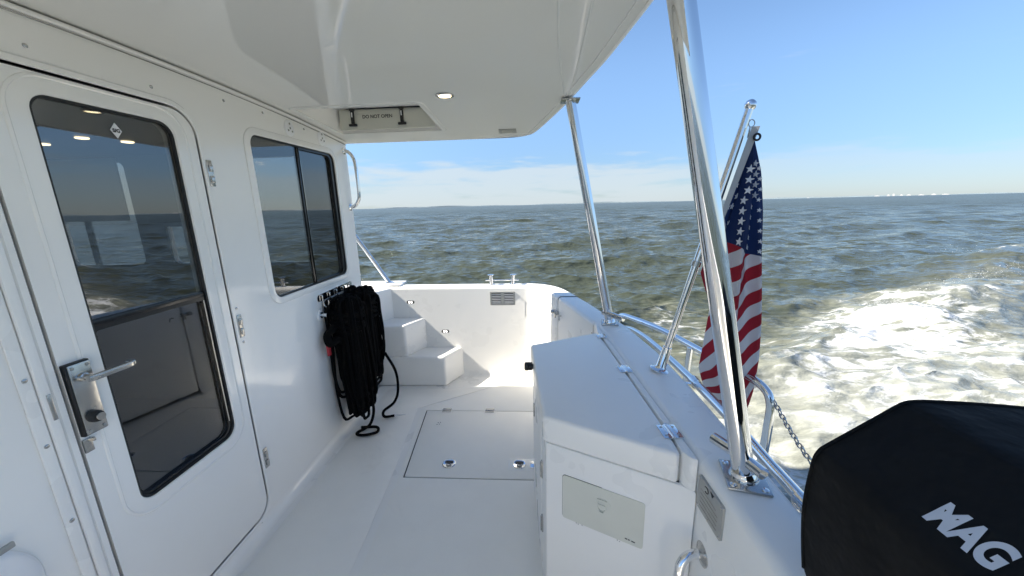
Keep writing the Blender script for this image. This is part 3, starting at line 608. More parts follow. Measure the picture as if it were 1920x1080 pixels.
# ================================================================== cockpit deck
dk = link('deck', box(XB - 0.02, 0.70, -0.9, 3.30, -0.12, 0.0), 'gelmatt'); struct(dk, 'white cockpit floor')
HX = [(-0.889, 2.628), (0.03, 2.628), (0.03, 1.878), (-0.816, 1.878)]
pan = [(-0.93, 2.655), (-0.30, 3.075), (-0.02, 3.20), (0.06, 3.1), (0.2, 2.5), (0.30, 2.0), (0.30, -0.55), (-0.86, -0.55), (-0.80, 1.25), (-0.838, 1.843)]
def up(z): return lambda a, b: (a, b, z)
link('nonskid_panel', plate(pan, [HX], up(0.0075), up(0.0005)), 'deck', dk)
link('nonskid_strip', prism([(-1.34, -0.5), (-0.90, -0.5), (-0.845, 1.25), (-0.885, 1.84), (-0.975, 2.66), (-0.42, 3.02), (-0.80, 2.99), (-1.34, 2.98)], 0.0005, 0.004, 0.002), 'deck', dk)
ht = thing('deck_hatch', 'large white deck hatch with two flush ring latches', 'hatch', None, (-0.42, 2.25, 0))
def H_(name, me, m_, par=None): me.transform(Matrix.Translation((0.42, -2.25, 0))); return link(name, me, m_, par or ht)
hin = [(-0.880, 2.620), (0.022, 2.620), (0.022, 1.886), (-0.808, 1.886)]
H_('hatch_lid', prism(hin[::-1], 0.001, 0.0095, 0.003), 'deck')
H_('hatch_gap', prism([(x, y) for x, y in HX][::-1], 0.0006, 0.0012), 'gap')
for i, (x, y) in enumerate(((-0.561, 2.004), (-0.114, 2.008))):
    if i: H_('latch_pad', prism(rr(x - 0.07, x + 0.13, y - 0.055, y + 0.055, 0.012, 4), 0.009, 0.0115, 0.001), 'gelmatt')
    z0 = 0.0115 if i else 0.0095
    lr = H_('latch_ring', lathe([(0.042, 0), (0.042, 0.003), (0.038, 0.005), (0.034, 0.0035), (0.0005, 0.002)], (0, 0, 1), (x, y, z0), 28), 'chrome')
    H_('latch_well', prism(rr(x - 0.027, x + 0.027, y - 0.002, y + 0.026, 0.012, 4), z0 + 0.002, z0 + 0.0045), 'rubber', lr)
    H_('latch_loop', tube(arc3((x, y - 0.004, z0 + 0.006), (0.014, 0, 0), (0, -0.014, 0), 0, 180, 10), 0.003, 8), 'steel', lr)
H_('latch_box', box(-0.045, 0.0, 1.975, 2.035, 0.0095, 0.018, 0.002), 'chrome')
for x in (-0.72, -0.375):
    H_('hinge', join([box(x - 0.035, x + 0.035, 2.598, 2.622, 0.0095, 0.013, 0.001), box(x - 0.035, x + 0.035, 2.628, 2.652, 0.0085, 0.013, 0.001), tube([(x - 0.035, 2.625, 0.014), (x + 0.035, 2.625, 0.014)], 0.005, 10)]), 'steel')
for k, (dx, dy) in enumerate(((0, 0), (0.016, 0.004), (0.003, 0.022), (0.02, 0.026))):
    H_('drain_hole', lathe([(0.004, 0), (0.004, 0.0006), (0.0005, 0.0006)], (0, 0, 1), (-0.75 + dx, 2.43 + dy, 0.0096), 8), 'gap')

# ================================================================== coaming (loft of one section along the plan of the gunwale)
def coam(inner, outer, zt, caps=True, rin=0.028, z0=0.0, r0=0.05):
    loops = []; n = len(inner)
    for i in range(n):
        pi, po = Vector((*inner[i], 0)), Vector((*outer[i], 0)); d = (po - pi); w = d.length; d.normalize(); z = zt[i] if isinstance(zt, (list, tuple)) else zt
        prof = [(-r0, z0 + 0.0012)] + [(-r0 + r0 * math.sin(R(t)), z0 + 0.0012 + r0 - r0 * math.cos(R(t))) for t in (22, 45, 67, 90)] if r0 else [(0, z0)]
        prof += [(0, z - rin)] + [(rin - rin * math.cos(R(t)), z - rin + rin * math.sin(R(t))) for t in (22, 45, 67, 90)]
        prof += [(w * 0.5, z)] + [(w - rin + rin * math.sin(R(t)), z - rin + rin * math.cos(R(t))) for t in (0, 30, 60, 90)]
        prof += [(w + 0.012, z - 0.18), (w + 0.0, z - 0.6), (w - 0.03, -1.0)]
        loops.append([pi + d * a + Vector((0, 0, b)) for a, b in prof])
    return loft(loops, False, False, 38)
def bez(a, c, b, n): return [((1 - t) ** 2 * a[0] + 2 * t * (1 - t) * c[0] + t * t * b[0], (1 - t) ** 2 * a[1] + 2 * t * (1 - t) * c[1] + t * t * b[1]) for t in [i / n for i in range(n + 1)]]
nA = 14
inA = [(-4.4, 3.28), (-2.5, 3.28), (-1.345, 3.28), (-0.7, 3.28)] + bez((-0.13, 3.28), (0.055, 3.28), (0.102, 3.10), nA) + [(0.149, 2.944), (0.176, 2.878)]
ouA = [(-4.4, 3.42), (-2.5, 3.42), (-1.345, 3.42), (-0.7, 3.42)] + bez((-0.10, 3.42), (0.16, 3.40), (0.262, 3.13), nA) + [(0.318, 2.965), (0.345, 2.884)]
co = link('coaming', coam(inA, ouA, 0.88), 'gelmatt'); struct(co, 'white cockpit side and stern quarter')
inB = [(0.358, 2.215), (0.372, 2.12), (0.405, 1.7), (0.435, 1.3), (0.463, 0.95), (0.470, 0.8), (0.478, 0.6), (0.48, 0.3), (0.48, 0.0)] + bez((0.48, -0.35), (0.48, -0.78), (0.0, -0.78), 12) + [(-1.42, -0.78), (-4.4, -0.78)]
ouB = [(0.526, 2.225), (0.553, 2.12), (0.606, 1.75), (0.624, 1.35), (0.628, 0.97), (0.628, 0.8), (0.628, 0.6), (0.628, 0.3), (0.628, 0.0)] + bez((0.62, -0.38), (0.60, -0.92), (0.0, -0.92), 12) + [(-1.42, -0.92), (-4.4, -0.92)]
co2 = link('coaming', coam(inB, ouB, 0.88), 'gelmatt'); struct(co2, 'white stern coaming along the wake side')
# gate panel between the two
gt = thing('transom_gate', 'white stern gate with steel latch between far corner and locker', 'gate', None, (0.27, 2.55, 0))
def GT(name, me, m_): me.transform(Matrix.Translation((-0.27, -2.55, 0))); return link(name, me, m_, gt)
inG = [(0.1785, 2.870), (0.23, 2.69), (0.285, 2.48), (0.335, 2.29), (0.3555, 2.222)]; ouG = [(0.346, 2.876), (0.40, 2.70), (0.455, 2.49), (0.505, 2.30), (0.523, 2.232)]
GT('gate_panel', coam(inG, ouG, 0.876, r0=0, z0=0.03), 'gelmatt')
gd = Vector((0.05, -0.18, 0)).normalized(); gn = Vector((-gd.y, gd.x, 0)) * -1   # facing inboard
gm = frame_mtx((0.168, 2.905, 0.74), gd, (0, 0, 1))
GT('gate_latch', join([box(-0.028, 0.045, -0.012, 0.02, 0.0, 0.02, 0.004, mtx=gm), lathe([(0.016, 0), (0.016, 0.02), (0.012, 0.03), (0.0005, 0.03)], gm.to_3x3() @ Vector((0, 0, 1)), gm @ Vector((-0.012, 0.006, 0.018)), 14), box(0.02, 0.04, -0.035, 0.02, 0.018, 0.03, 0.003, mtx=gm)]), 'steel')
GT('gate_pull', tube([gm @ Vector(p) for p in ((0.11, 0.0, 0.0), (0.11, 0.0, 0.025), (0.14, 0.0, 0.028), (0.142, -0.025, 0.028))], 0.005, 8), 'steel')
GT('bolt_head', lathe([(0.006, 0), (0.005, 0.003), (0.0005, 0.003)], (-1, -0.3, 0), (0.352, 2.235, 0.80), 8), 'steel')

# far wall fittings
def courtesy(x, z, lab):
    o = thing('step_light', lab, 'light', None, (x, 3.28, z))
    link('bezel', plate(rr(-0.036, 0.036, -0.014, 0.014, 0.013, 5), [], lambda a, b: (a, -0.006, b), lambda a, b: (a, 0.001, b)), 'rubber', o)
    for dx in (-0.011, 0.011): link('lens', lathe([(0.0085, 0), (0.008, 0.003), (0.0005, 0.004)], (0, -1, 0), (dx, -0.0055, 0), 14), 'led', o)
courtesy(-1.175, 0.735, 'small black courtesy light with two lit lenses above the upper step')
courtesy(-0.862, 0.447, 'small black courtesy light with two lit lenses above the lower step')
vt = thing('wall_vent', 'rectangular steel vent with two louvred panels on the far cockpit wall', 'vent', None, (-0.306, 3.28, 0.765))
vfr = link('frame', plate(rr(-0.116, 0.116, -0.064, 0.064, 0.004, 2), [rr(-0.100, -0.016, -0.048, 0.048, 0.003, 2), rr(0.016, 0.100, -0.048, 0.048, 0.003, 2)], lambda a, b: (a, -0.007, b), lambda a, b: (a, 0.001, b)), 'plate', vt)
for cx in (-0.058, 0.058):
    link('louvre', join([box(cx - 0.042, cx + 0.042, -0.0065, 0.0, -0.045 + 0.0155 * k, -0.0385 + 0.0155 * k, 0.002, mtx=None) for k in range(6)]), 'whiteplastic', vt)
link('backing', box(-0.11, 0.11, -0.0015, 0.0005, -0.058, 0.058), 'gap', vt)
for sx in (-1, 0, 1):
    for sz in (-1, 1): link('screw', lathe([(0.005, 0), (0.004, 0.002), (0.0005, 0.002)], (0, -1, 0), (sx * 0.108, -0.007, sz * 0.057), 8), 'steel', vfr)

# steps up to the side deck
def step_poly(xn, xf, y0=3.036, y1=3.285, xl=-1.52): return [(xl, y0), (xn, y0), (xf, y1), (xl, y1)]
st = link('steps', prism(step_poly(-0.825, -0.70), 0.0012, 0.290, 0.022, 4), 'gelmatt'); struct(st, 'two white moulded steps up to the side deck')
link('upper_step', prism(step_poly(-1.165, -1.042), 0.285, 0.583, 0.022, 4), 'gelmatt', st)
sd = link('side_deck', prism([(-4.4, 2.855), (-1.56, 2.855), (-1.475, 3.05), (-1.345, 3.285), (-4.4, 3.285)], -0.5, 0.872, 0.014, 3), 'gelmatt'); struct(sd, 'white side deck beside the cabin')
sd2 = link('gunwale_pad', box(-2.2, -1.27, 3.30, 3.50, 0.874, 0.90, 0.01), 'gelmatt', sd)
# post that rises from the side deck
po = thing('side_rail', 'polished steel rail slanting up from the far side deck', 'rail', None, (-1.41, 3.40, 0.90))
link('tube', tube([(0, 0, 0), (-0.26, 0, 0.41), (-0.56, 0, 0.88)], 0.019, 14), 'chrome', po)
link('base_flange', lathe([(0.042, 0), (0.042, 0.005), (0.024, 0.012)], (0, 0, 1), (0, 0, 0), 20), 'chrome', po)
# mooring bitt
mb = thing('mooring_bitt', 'steel mooring bitt with two posts on the far gunwale', 'bitt', None, (-0.313, 3.355, 0.88))
for sx in (-0.098, 0.098):
    link('post', join([tube([(sx * 1.0, 0, 0), (sx * 1.06, 0, 0.09)], 0.017, 16), lathe([(0.031, 0), (0.031, 0.005), (0.018, 0.008)], (0, 0, 1), (sx * 1.07, 0, 0.09), 18), lathe([(0.028, 0), (0.028, 0.004), (0.018, 0.008)], (0, 0, 1), (sx, 0, 0), 18)]), 'chrome', mb)
link('crossbar', tube([(-0.155, 0, 0.042), (0.155, 0, 0.042)], 0.007, 12), 'chrome', mb)

# ================================================================== locker
lk = thing('stern_locker', 'white hinged locker with a sloping front beside the stern coaming', 'locker', None, (0.2, 1.5, 0))
LM = Matrix.Translation((-0.2, -1.5, 0))
def L_(name, me, m_, par=None):
    me.transform(LM); return link(name, me, m_, par or lk)
L_('body', prism([(0.030, 1.162), (0.425, 0.968), (0.4600, 0.940), (0.374, 2.205), (0.345, 2.02), (-0.020, 1.825)], 0.002, 0.7735, 0.006, 2), 'gelmatt')
L_('hinge_strip', prism([(0.4255, 0.985), (0.440, 0.955), (0.4595, 0.945), (0.368, 2.205), (0.350, 2.03), (0.3605, 1.98), (0.4255, 1.06)], 0.768, 0.879, 0.006, 2), 'gelmatt')
lid = L_('lid', prism([(0.020, 1.160), (0.416, 0.966), (0.4205, 0.985), (0.4205, 1.06), (0.3555, 1.98), (0.345, 2.024), (-0.030, 1.834)], 0.776, 0.880, 0.014, 4), 'gelmatt')
L_('lid_gap', prism([(0.034, 1.170), (0.424, 0.980), (0.42, 1.06), (0.353, 1.99), (-0.010, 1.82)], 0.768, 0.778), 'gap')
for k, (x, y, s) in enumerate(((0.359, 1.955, 0.85), (0.3875, 1.535, 0.9), (0.4215, 1.075, 1.0))):
    hm = frame_mtx((x, y, 0.8805), (0.065, -0.92, 0), (0.92, 0.065, 0))
    w = 0.030 * s
    h = L_('hinge', join([box(-0.036 * s, 0.036 * s, 0.004, w, 0, 0.004, 0.0012, mtx=hm), box(-0.036 * s, 0.036 * s, -w, -0.004, 0, 0.004, 0.0012, mtx=hm), tube([hm @ Vector((-0.036 * s, 0, 0.003)), hm @ Vector((0.036 * s, 0, 0.003))], 0.0052, 10)]), 'chrome')
    for a in (-0.022, 0.022):
        for b in (-0.019, 0.019): L_('hinge_screw', lathe([(0.0045, 0), (0.004, 0.0012), (0.0005, 0.0015)], (0, 0, 1), hm @ Vector((a * s, b * s, 0.0035)), 8), 'plate', h)
ex = Vector((0.4, -0.195, 0)).normalized(); fm = frame_mtx(Vector((0.030, 1.162, 0)) + Vector((-0.0, -0.0, 0)), ex, (0, 0, 1))   # normal faces the camera
fn = fm.to_3x3() @ Vector((0, 0, 1))
def fp(d): return lambda a, b: tuple(fm @ Vector((a, b, d)))
fpn = L_('front_panel', plate(rr(0.066, 0.345, 0.492, 0.668, 0.010, 5), [], fp(0.003), fp(-0.002)), 'cream')
L_('panel_groove', plate(rr(0.066, 0.345, 0.492, 0.668, 0.010, 5, 0.002), [rr(0.066, 0.345, 0.492, 0.668, 0.010, 5, 0.0)], fp(0.0006), fp(-0.001)), 'gap', fpn)
c0 = (0.208, 0.604)
L_('ring_pull', join([lathe([(0.027, 0.002), (0.027, 0.004), (0.0005, 0.0045)], fn, fm @ Vector((c0[0] + 0.004, c0[1] - 0.002, 0)), 24), plate(rr(c0[0] - 0.017, c0[0] + 0.017, c0[1] - 0.026, c0[1] + 0.022, (0.016, 0.016, 0.003, 0.003), 5), [rr(c0[0] - 0.013, c0[0] + 0.013, c0[1] - 0.021, c0[1] + 0.018, (0.013, 0.013, 0.002, 0.002), 5)], fp(0.0075), fp(0.004)), box(-0.013, 0.013, -0.002, 0.002, 0.0045, 0.0065, mtx=fm @ Matrix.Translation((c0[0], c0[1], 0)))]), 'cream', fpn)
for (a0, a1, b) in ((0.288, 0.296, 0.5075), (0.298, 0.304, 0.507), (0.309, 0.321, 0.506)):
    L_('small_print', plate([(a0, b), (a1, b - 0.0006), (a1, b + 0.0032), (a0, b + 0.0038)], [], fp(0.0036), fp(0.0025)), 'ink', fpn)
for (a0, b) in ((0.115, 0.487), (0.122, 0.485), (0.136, 0.487), (0.26, 0.486), (0.268, 0.484)):
    L_('chip', plate([(a0, b), (a0 + 0.006, b - 0.002), (a0 + 0.004, b + 0.004)], [], fp(0.0008), fp(-0.001)), 'plate')
# side door, small hinges and black knob on the locker's inboard face
sx_ = Vector((0.030 + 0.020, 1.162 - 1.825, 0)).normalized(); smx = frame_mtx((-0.020, 1.825, 0), sx_, (0, 0, 1))   # x runs towards the camera, z points inboard
L_('side_door', box(0.05, 0.50, 0.06, 0.735, -0.004, 0.004, 0.002, mtx=smx), 'gelmatt')
for (a, z) in ((0.16, 0.60), (0.535, 0.56), (0.535, 0.30)):
    L_('side_hinge', join([box(a - 0.012, a + 0.012, z - 0.035, z + 0.035, -0.001, 0.006, 0.002, mtx=smx), tube([smx @ Vector((a, z - 0.035, 0.007)), smx @ Vector((a, z + 0.035, 0.007))], 0.004, 8)]), 'steel')
L_('latch_knob', join([lathe([(0.012, 0), (0.012, 0.02), (0.02, 0.024), (0.02, 0.038), (0.014, 0.042), (0.0005, 0.042)], (-1, 0, 0.0), (-0.016, 1.64, 0.845), 14), box(-0.052, -0.02, 1.632, 1.648, 0.826, 0.866, 0.005)]), 'rubber')

# ================================================================== fittings of the stern coaming
ip = thing('rating_plate', 'engraved steel plate screwed to the inner side of the stern coaming', 'plate', None, (0.464, 0.87, 0.795))
PX = Matrix.Translation((0, 0, 0)) @ Matrix.Rotation(R(3.0), 4, 'Z')
def IP(name, me, m_): me.transform(PX); return link(name, me, m_, ip)
fx = lambda d: (lambda a, b: (d, a, b))
IP('plate', plate(rr(-0.062, 0.062, -0.051, 0.051, 0.006, 3), [], fx(-0.004), fx(0.003)), 'plate')
for k in range(5): IP('engraved_line', box(-0.0055, -0.0038, -0.042 + 0.01 * (k == 4), 0.045, -0.036 + 0.013 * k, -0.0345 + 0.013 * k), 'steel')
IP('emblem', join([tube(arc3((-0.0045, 0.018, 0.034), (0, 0.010, 0), (0, 0, 0.008), 40, 300, 10), 0.0014, 6), plate([(-0.018, 0.046), (-0.002, 0.048), (-0.012, 0.036)], [], fx(-0.0055), fx(-0.0038))]), 'ink')
for (a, b) in ((-0.055, 0.044), (0.055, 0.044), (-0.055, -0.044), (0.055, -0.044), (0.0, -0.046)): IP('screw', lathe([(0.004, 0), (0.0035, 0.002), (0.0005, 0.002)], (-1, 0, 0), (-0.004, a, b), 8), 'steel')
gr = thing('grab_rail', 'bent steel grab rail on the stern coaming below the engraved plate', 'rail', None, (0.466, 0.89, 0.615))
link('bar', tube(catmull([(0.0, 0.0, 0.0), (-0.03, -0.004, 0.0), (-0.056, -0.012, -0.012), (-0.070, -0.022, -0.05), (-0.070, -0.03, -0.14), (-0.070, -0.04, -0.36), (-0.05, -0.05, -0.41), (0.0, -0.05, -0.42)], 6), 0.0135, 16), 'chrome', gr)
fl_ = link('flange', lathe([(0.034, 0.0), (0.034, 0.004), (0.02, 0.008), (0.0135, 0.014)], (-1, 0, 0), (0.003, 0, 0), 24), 'steel', gr)
for k in range(3): link('screw', lathe([(0.005, 0), (0.004, 0.002), (0.0005, 0.002)], (-1, 0, 0), (-0.0015, 0.025 * math.cos(R(90 + 120 * k)), 0.025 * math.sin(R(90 + 120 * k))), 8), 'plate', fl_)

# overhead posts
def post(name, base, topp, r, label, plate_rot, bar, pw, pl_):
    o = thing(name, label, 'post', 'steel posts that carry the overhead', base)
    b = Vector(base); d = Vector(topp) - b
    link('tube', tube([d * t for t in (0.012, 0.3, 0.7, 1.0)], r, 28), 'chrome', o)
    mt = Matrix.Rotation(plate_rot, 4, 'Z')
    bpl = link('base_plate', box(-pw, pw, -pl_, pl_, 0.0, 0.008, 0.003, mtx=mt), 'steel', o)
    link('base_collar', lathe([(r + 0.009, 0.0), (r + 0.009, 0.008), (r + 0.003, 0.018), (r + 0.001, 0.024)], d, d * 0.004, 28), 'chrome', o)
    for sx in (-1, 1):
        for sy in (-1, 1): link('bolt', lathe([(0.0085, 0), (0.008, 0.003), (0.004, 0.005), (0.0005, 0.005)], (0, 0, 1), mt @ Vector((sx * (pw - 0.014), sy * (pl_ - 0.014), 0.0075)), 12), 'chrome', bpl)
    link('cross_bar', tube([Vector(q) - b for q in bar], 0.0155, 18), 'chrome', o)
    link('top_plate', box(-0.05, 0.05, -0.05, 0.05, -0.012, -0.004, 0.002, mtx=Matrix.Translation(d)), 'steel', o)
post('overhead_post', (0.545, 0.875, 0.88), (0.262, 0.875, zc(0.875)), 0.027, 'thick polished steel post in the foreground beside the flag', R(-14), [(0.497, 0.955, 0.945), (0.53, 0.885, 0.945), (0.553, 0.815, 0.942)], 0.050, 0.058)
post('overhead_post', (0.452, 2.19, 0.88), (0.195, 2.175, zc(2.17)), 0.027, 'polished steel post farther off beside the stern gate', R(-10), [(0.41, 2.20, 0.945), (0.46, 2.14, 0.945), (0.505, 2.075, 0.942)], 0.050, 0.055)

# flag staff
B0 = Vector((0.538, 1.53, 0.88)); T0 = Vector((0.802, 1.53, 1.945)); dS = (T0 - B0)
fs = thing('flag_staff', 'slanting polished steel flag staff with a ball top on the stern coaming', 'flagpole', None, B0)
link('staff', tube([dS * 0.02, dS * 0.5, dS * 0.985], 0.0145, 18), 'chrome', fs)
link('socket', lathe([(0.043, 0.0), (0.043, 0.005), (0.028, 0.010), (0.021, 0.02), (0.019, 0.11), (0.0155, 0.112)], dS, (0, 0, 0), 22), 'chrome', fs)
link('ball_top', lathe([(0.0005, -0.02), (0.012, -0.018), (0.019, -0.008), (0.021, 0.002), (0.017, 0.013), (0.008, 0.02), (0.0005, 0.021)], dS, dS * 0.995, 18), 'chrome', fs)
link('halyard_hook', join([tube(arc3(Vector((0.022, -0.01, 0)) + dS * 0.935, (0.011, 0, 0), (0, 0, 0.013), 0, 360, 14), 0.0022, 6), tube([Vector((0.018, -0.01, -0.012)) + dS * 0.935, Vector((0.012, -0.012, -0.05)) + dS * 0.935], 0.003, 6)]), 'steel', fs)
link('lower_clip', lathe([(0.02, -0.01), (0.02, 0.01), (0.0155, 0.012)], dS, dS * 0.44, 16), 'steel', fs)

# ------------------------------------------------------------------ flag
def flag_material():
    m = bpy.data.materials.new('flag_cloth'); m.use_nodes = True; t = m.node_tree; b = t.nodes['Principled BSDF']; L = t.links.new
    uv = t.nodes.new('ShaderNodeUVMap'); s = t.nodes.new('ShaderNodeSeparateXYZ'); L(uv.outputs[0], s.inputs[0])
    def mt_(op, a, bb=None, **k):
        x = t.nodes.new('ShaderNodeMath'); x.operation = op
        for i, q in enumerate((a, bb)):
            if q is None: continue
            if isinstance(q, (int, float)): x.inputs[i].default_value = q
            else: L(q, x.inputs[i])
        return x.outputs[0]
    v13 = mt_('MULTIPLY', s.outputs['Y'], 13.0); fl = mt_('FLOOR', v13); odd = mt_('FLOORED_MODULO', fl, 2.0)
    can = mt_('MULTIPLY', mt_('LESS_THAN', s.outputs['X'], 0.4), mt_('LESS_THAN', s.outputs['Y'], 7 / 13.0))
    c1 = t.nodes.new('ShaderNodeMixRGB'); c1.inputs[1].default_value = (0.36, 0.016, 0.03, 1); c1.inputs[2].default_value = (0.66, 0.64, 0.64, 1); L(odd, c1.inputs[0])
    c2 = t.nodes.new('ShaderNodeMixRGB'); c2.inputs[2].default_value = (0.012, 0.03, 0.105, 1); L(c1.outputs[0], c2.inputs[1]); L(can, c2.inputs[0])
    L(c2.outputs[0], b.inputs['Base Color']); b.inputs['Roughness'].default_value = 0.75
    tc_ = t.nodes.new('ShaderNodeTexCoord'); nzz = t.nodes.new('ShaderNodeTexNoise'); nzz.inputs['Scale'].default_value = 16; nzz.inputs['Detail'].default_value = 4; L(tc_.outputs['Object'], nzz.inputs['Vector'])
    bp = t.nodes.new('ShaderNodeBump'); bp.inputs['Strength'].default_value = 0.35; bp.inputs['Distance'].default_value = 0.01; L(nzz.outputs['Fac'], bp.inputs['Height']); L(bp.outputs[0], b.inputs['Normal'])
    tl = t.nodes.new('ShaderNodeBsdfTranslucent'); sc = t.nodes.new('ShaderNodeMixRGB'); sc.blend_type = 'MULTIPLY'; sc.inputs[0].default_value = 0.0; L(c2.outputs[0], sc.inputs[1]); L(sc.outputs[0], tl.inputs[0])
    mxs = t.nodes.new('ShaderNodeMixShader'); mxs.inputs[0].default_value = 0.42; out = t.nodes['Material Output']
    L(b.outputs[0], mxs.inputs[1]); L(tl.outputs[0], mxs.inputs[2]); L(mxs.outputs[0], out.inputs[0])
    return m
M['flag'] = flag_material()
fg = thing('flag', 'striped flag with white stars on navy hanging limp from the staff', 'flag', None, (0.80, 1.5, 1.85))
FO = Vector((0.80, 1.5, 1.85))
def sheet(name, fpos, fuv, na, nb):
    V = [fpos(i / na, j / nb) - FO for j in range(nb + 1) for i in range(na + 1)]
    F = [(j * (na + 1) + i, j * (na + 1) + i + 1, (j + 1) * (na + 1) + i + 1, (j + 1) * (na + 1) + i) for j in range(nb) for i in range(na)]
    me = mesh_from(V, F); uvl = me.uv_layers.new(name='UVMap')
    UV = [fuv(i / na, j / nb) for j in range(nb + 1) for i in range(na + 1)]
    for lp in me.loops: uvl.data[lp.index].uv = UV[lp.vertex_index]
    return link(name, me, 'flag', fg, True)
# panel next to the staff: v runs down the hoist
HT = Vector((0.800, 1.505, 1.835)); HB = Vector((0.665, 1.505, 1.315))
def hoist_pos(a, b):
    h = lerp(HT, HB, b); c = lerp(Vector((0.835, 1.54, 1.80)), Vector((0.80, 1.60, 1.12)), b)
    p = lerp(h, c, a); p.y += 0.010 * math.sin(a * 3.1) * b + 0.006 * math.sin(b * 9 + a * 4); p.z -= 0.03 * math.sin(a * math.pi) * b; return p
sheet('hoist_panel', hoist_pos, lambda a, b: (0.02 + 0.26 * a, b), 20, 60)
# hanging fly: vertical folds, the cloth turned on the bias
LEFT = [(1.815, 0.812), (1.70, 0.790), (1.55, 0.762), (1.40, 0.742), (1.25, 0.735), (1.10, 0.728), (0.95, 0.718), (0.885, 0.712), (0.80, 0.738), (0.74, 0.770), (0.70, 0.82)]
RIGHT = [(1.815, 0.822), (1.70, 0.848), (1.55, 0.862), (1.40, 0.870), (1.25, 0.888), (1.10, 0.905), (0.95, 0.917), (0.885, 0.918), (0.80, 0.915), (0.74, 0.905), (0.70, 0.885)]
def fly_pos(a, b):
    z = 1.815 - 1.115 * b
    xl = float(np.interp(-z, [-q[0] for q in LEFT], [q[1] for q in LEFT])); xr = float(np.interp(-z, [-q[0] for q in RIGHT], [q[1] for q in RIGHT]))
    x = xl + (xr - xl) * a; w = min(1, b * 3.0)
    y = 1.515 - 0.05 * w * math.sin(a * 2.6) + 0.032 * w * math.sin(a * 11 + b * 2.2) + 0.008 * w * math.sin(a * 23 - b * 5)
    z += -0.06 * max(0, b - 0.75) * 4 * (1 - a) * 0.0 + 0.02 * b * math.sin(a * 9)
    return Vector((x, y, z))
TH = R(31)
def fly_uv(a, b):
    p = fly_pos(a, b); d_ = 1.815 - p.z
    return (1.115 * b / 0.97 - 0.07 * a + 0.012, -0.03 + 2.9 * (p.x - 0.86) + 1.25 * 1.115 * b - 0.10 * a * a)
sheet('fly_panel', fly_pos, fly_uv, 36, 110)
# header strip and grommet
def strip(pts, w, n_):
    return None
hd_l = [[HT + Vector((-0.006, -0.006, 0.012)) + (HB - HT) * t * 0.9 - FO, HT + Vector((0.018 * (1 - t) + 0.004, -0.008, 0.012 - 0.02 * t)) + (HB - HT) * t * 0.9 - FO] for t in np.linspace(-0.03, 1, 16)]
link('header', loft(hd_l, False), 'header', fg)
gmt = tube(arc3(HT + Vector((0.016, -0.014, -0.012)) - FO, (0.011, 0, 0), (0, 0, 0.011), 0, 360, 18), 0.004, 8)
link('grommet', gmt, 'rubber', fg)
def star(c, n, upv, r):
    n = Vector(n).normalized(); e1 = (Vector(upv) - n * Vector(upv).dot(n)).normalized(); e2 = n.cross(e1); P = [c]
    for k in range(10):
        q = r if k % 2 == 0 else r * 0.4; P.append(c + e1 * math.cos(k * math.pi / 5) * q + e2 * math.sin(k * math.pi / 5) * q)
    return P, [(0, k + 1, (k + 1) % 10 + 1) for k in range(10)]
def add_star(fpos, a, b, r):
    e = 0.01; p = fpos(a, b); da = fpos(min(a + e, 1), b) - fpos(max(a - e, 0), b); db_ = fpos(a, min(b + e, 1)) - fpos(a, max(b - e, 0)); n = da.cross(db_).normalized()
    if n.y > 0: n = -n
    e1 = (Vector((0.15, 0, 1)) - n * n.dot(Vector((0.15, 0, 1)))).normalized(); e2 = n.cross(e1); V_ = []
    for s_ in (1, -1):
        V_.append(p + n * 0.003 * s_ - FO)
        for k in range(10):
            q = r if k % 2 == 0 else r * 0.4; V_.append(p + n * 0.003 * s_ + e1 * math.cos(k * math.pi / 5) * q + e2 * math.sin(k * math.pi / 5) * q - FO)
    F_ = [(0, k + 1, (k + 1) % 10 + 1) for k in range(10)] + [(11, (k + 1) % 10 + 12, k + 12) for k in range(10)] + [(k + 1, k + 12, (k + 1) % 10 + 12, (k + 1) % 10 + 1) for k in range(10)]
    link('star', mesh_from(V_, F_), 'starwhite', fg)
for j in range(24):
    zz = 1.75 - 0.0195 * j; b = (1.815 - zz) / 1.115
    xl = float(np.interp(-zz, [-q[0] for q in LEFT], [q[1] for q in LEFT])); xr = float(np.interp(-zz, [-q[0] for q in RIGHT], [q[1] for q in RIGHT]))
    for q_, r_ in ((0.30, 0.0165), (0.64, 0.0135), (0.88, 0.009)):
        a = q_ + (0.04 if j % 2 else -0.04) + (0.08 if zz > 1.6 else 0)
        if (j % 2) != (q_ == 0.64): continue
        if (xr - xl) * 0.3 < 0.014: 
            if q_ != 0.64: continue
        if a < 0.93 and fly_uv(a, b)[0] < 0.385 and fly_uv(a, b)[1] < 0.52: add_star(fly_pos, a, b, r_)
for (a, b) in ((0.30, 0.42), (0.42, 0.50), (0.10, 0.47), (0.2, 0.30), (0.4, 0.34)): add_star(hoist_pos, a, b, 0.0125)

# ------------------------------------------------------------------ stern rails and chain
rl_ = thing('stern_rail', 'tubular steel rail standing out beyond the stern with a bent end', 'rail', None, (0.75, 1.8, 0.88))
RO = Vector((0.75, 1.8, 0.88))
rp = catmull([Vector(p) - RO for p in ((0.565, 2.42, 0.60), (0.555, 2.44, 0.78), (0.565, 2.40, 0.862), (0.62, 2.27, 0.88), (0.72, 2.05, 0.882), (0.815, 1.69, 0.884), (0.868, 1.48, 0.886), (0.894, 1.395, 0.874), (0.905, 1.355, 0.83), (0.905, 1.35, 0.72), (0.90, 1.36, 0.35), (0.89, 1.37, -0.1))], 7)
link('tube', tube(rp, 0.0165, 16), 'chrome', rl_)
link('upright', tube([Vector((0.775, 1.80, 0.875)) - RO, Vector((0.765, 1.81, 0.55)) - RO, Vector((0.74, 1.82, 0.0)) - RO], 0.0145, 14), 'chrome', rl_)
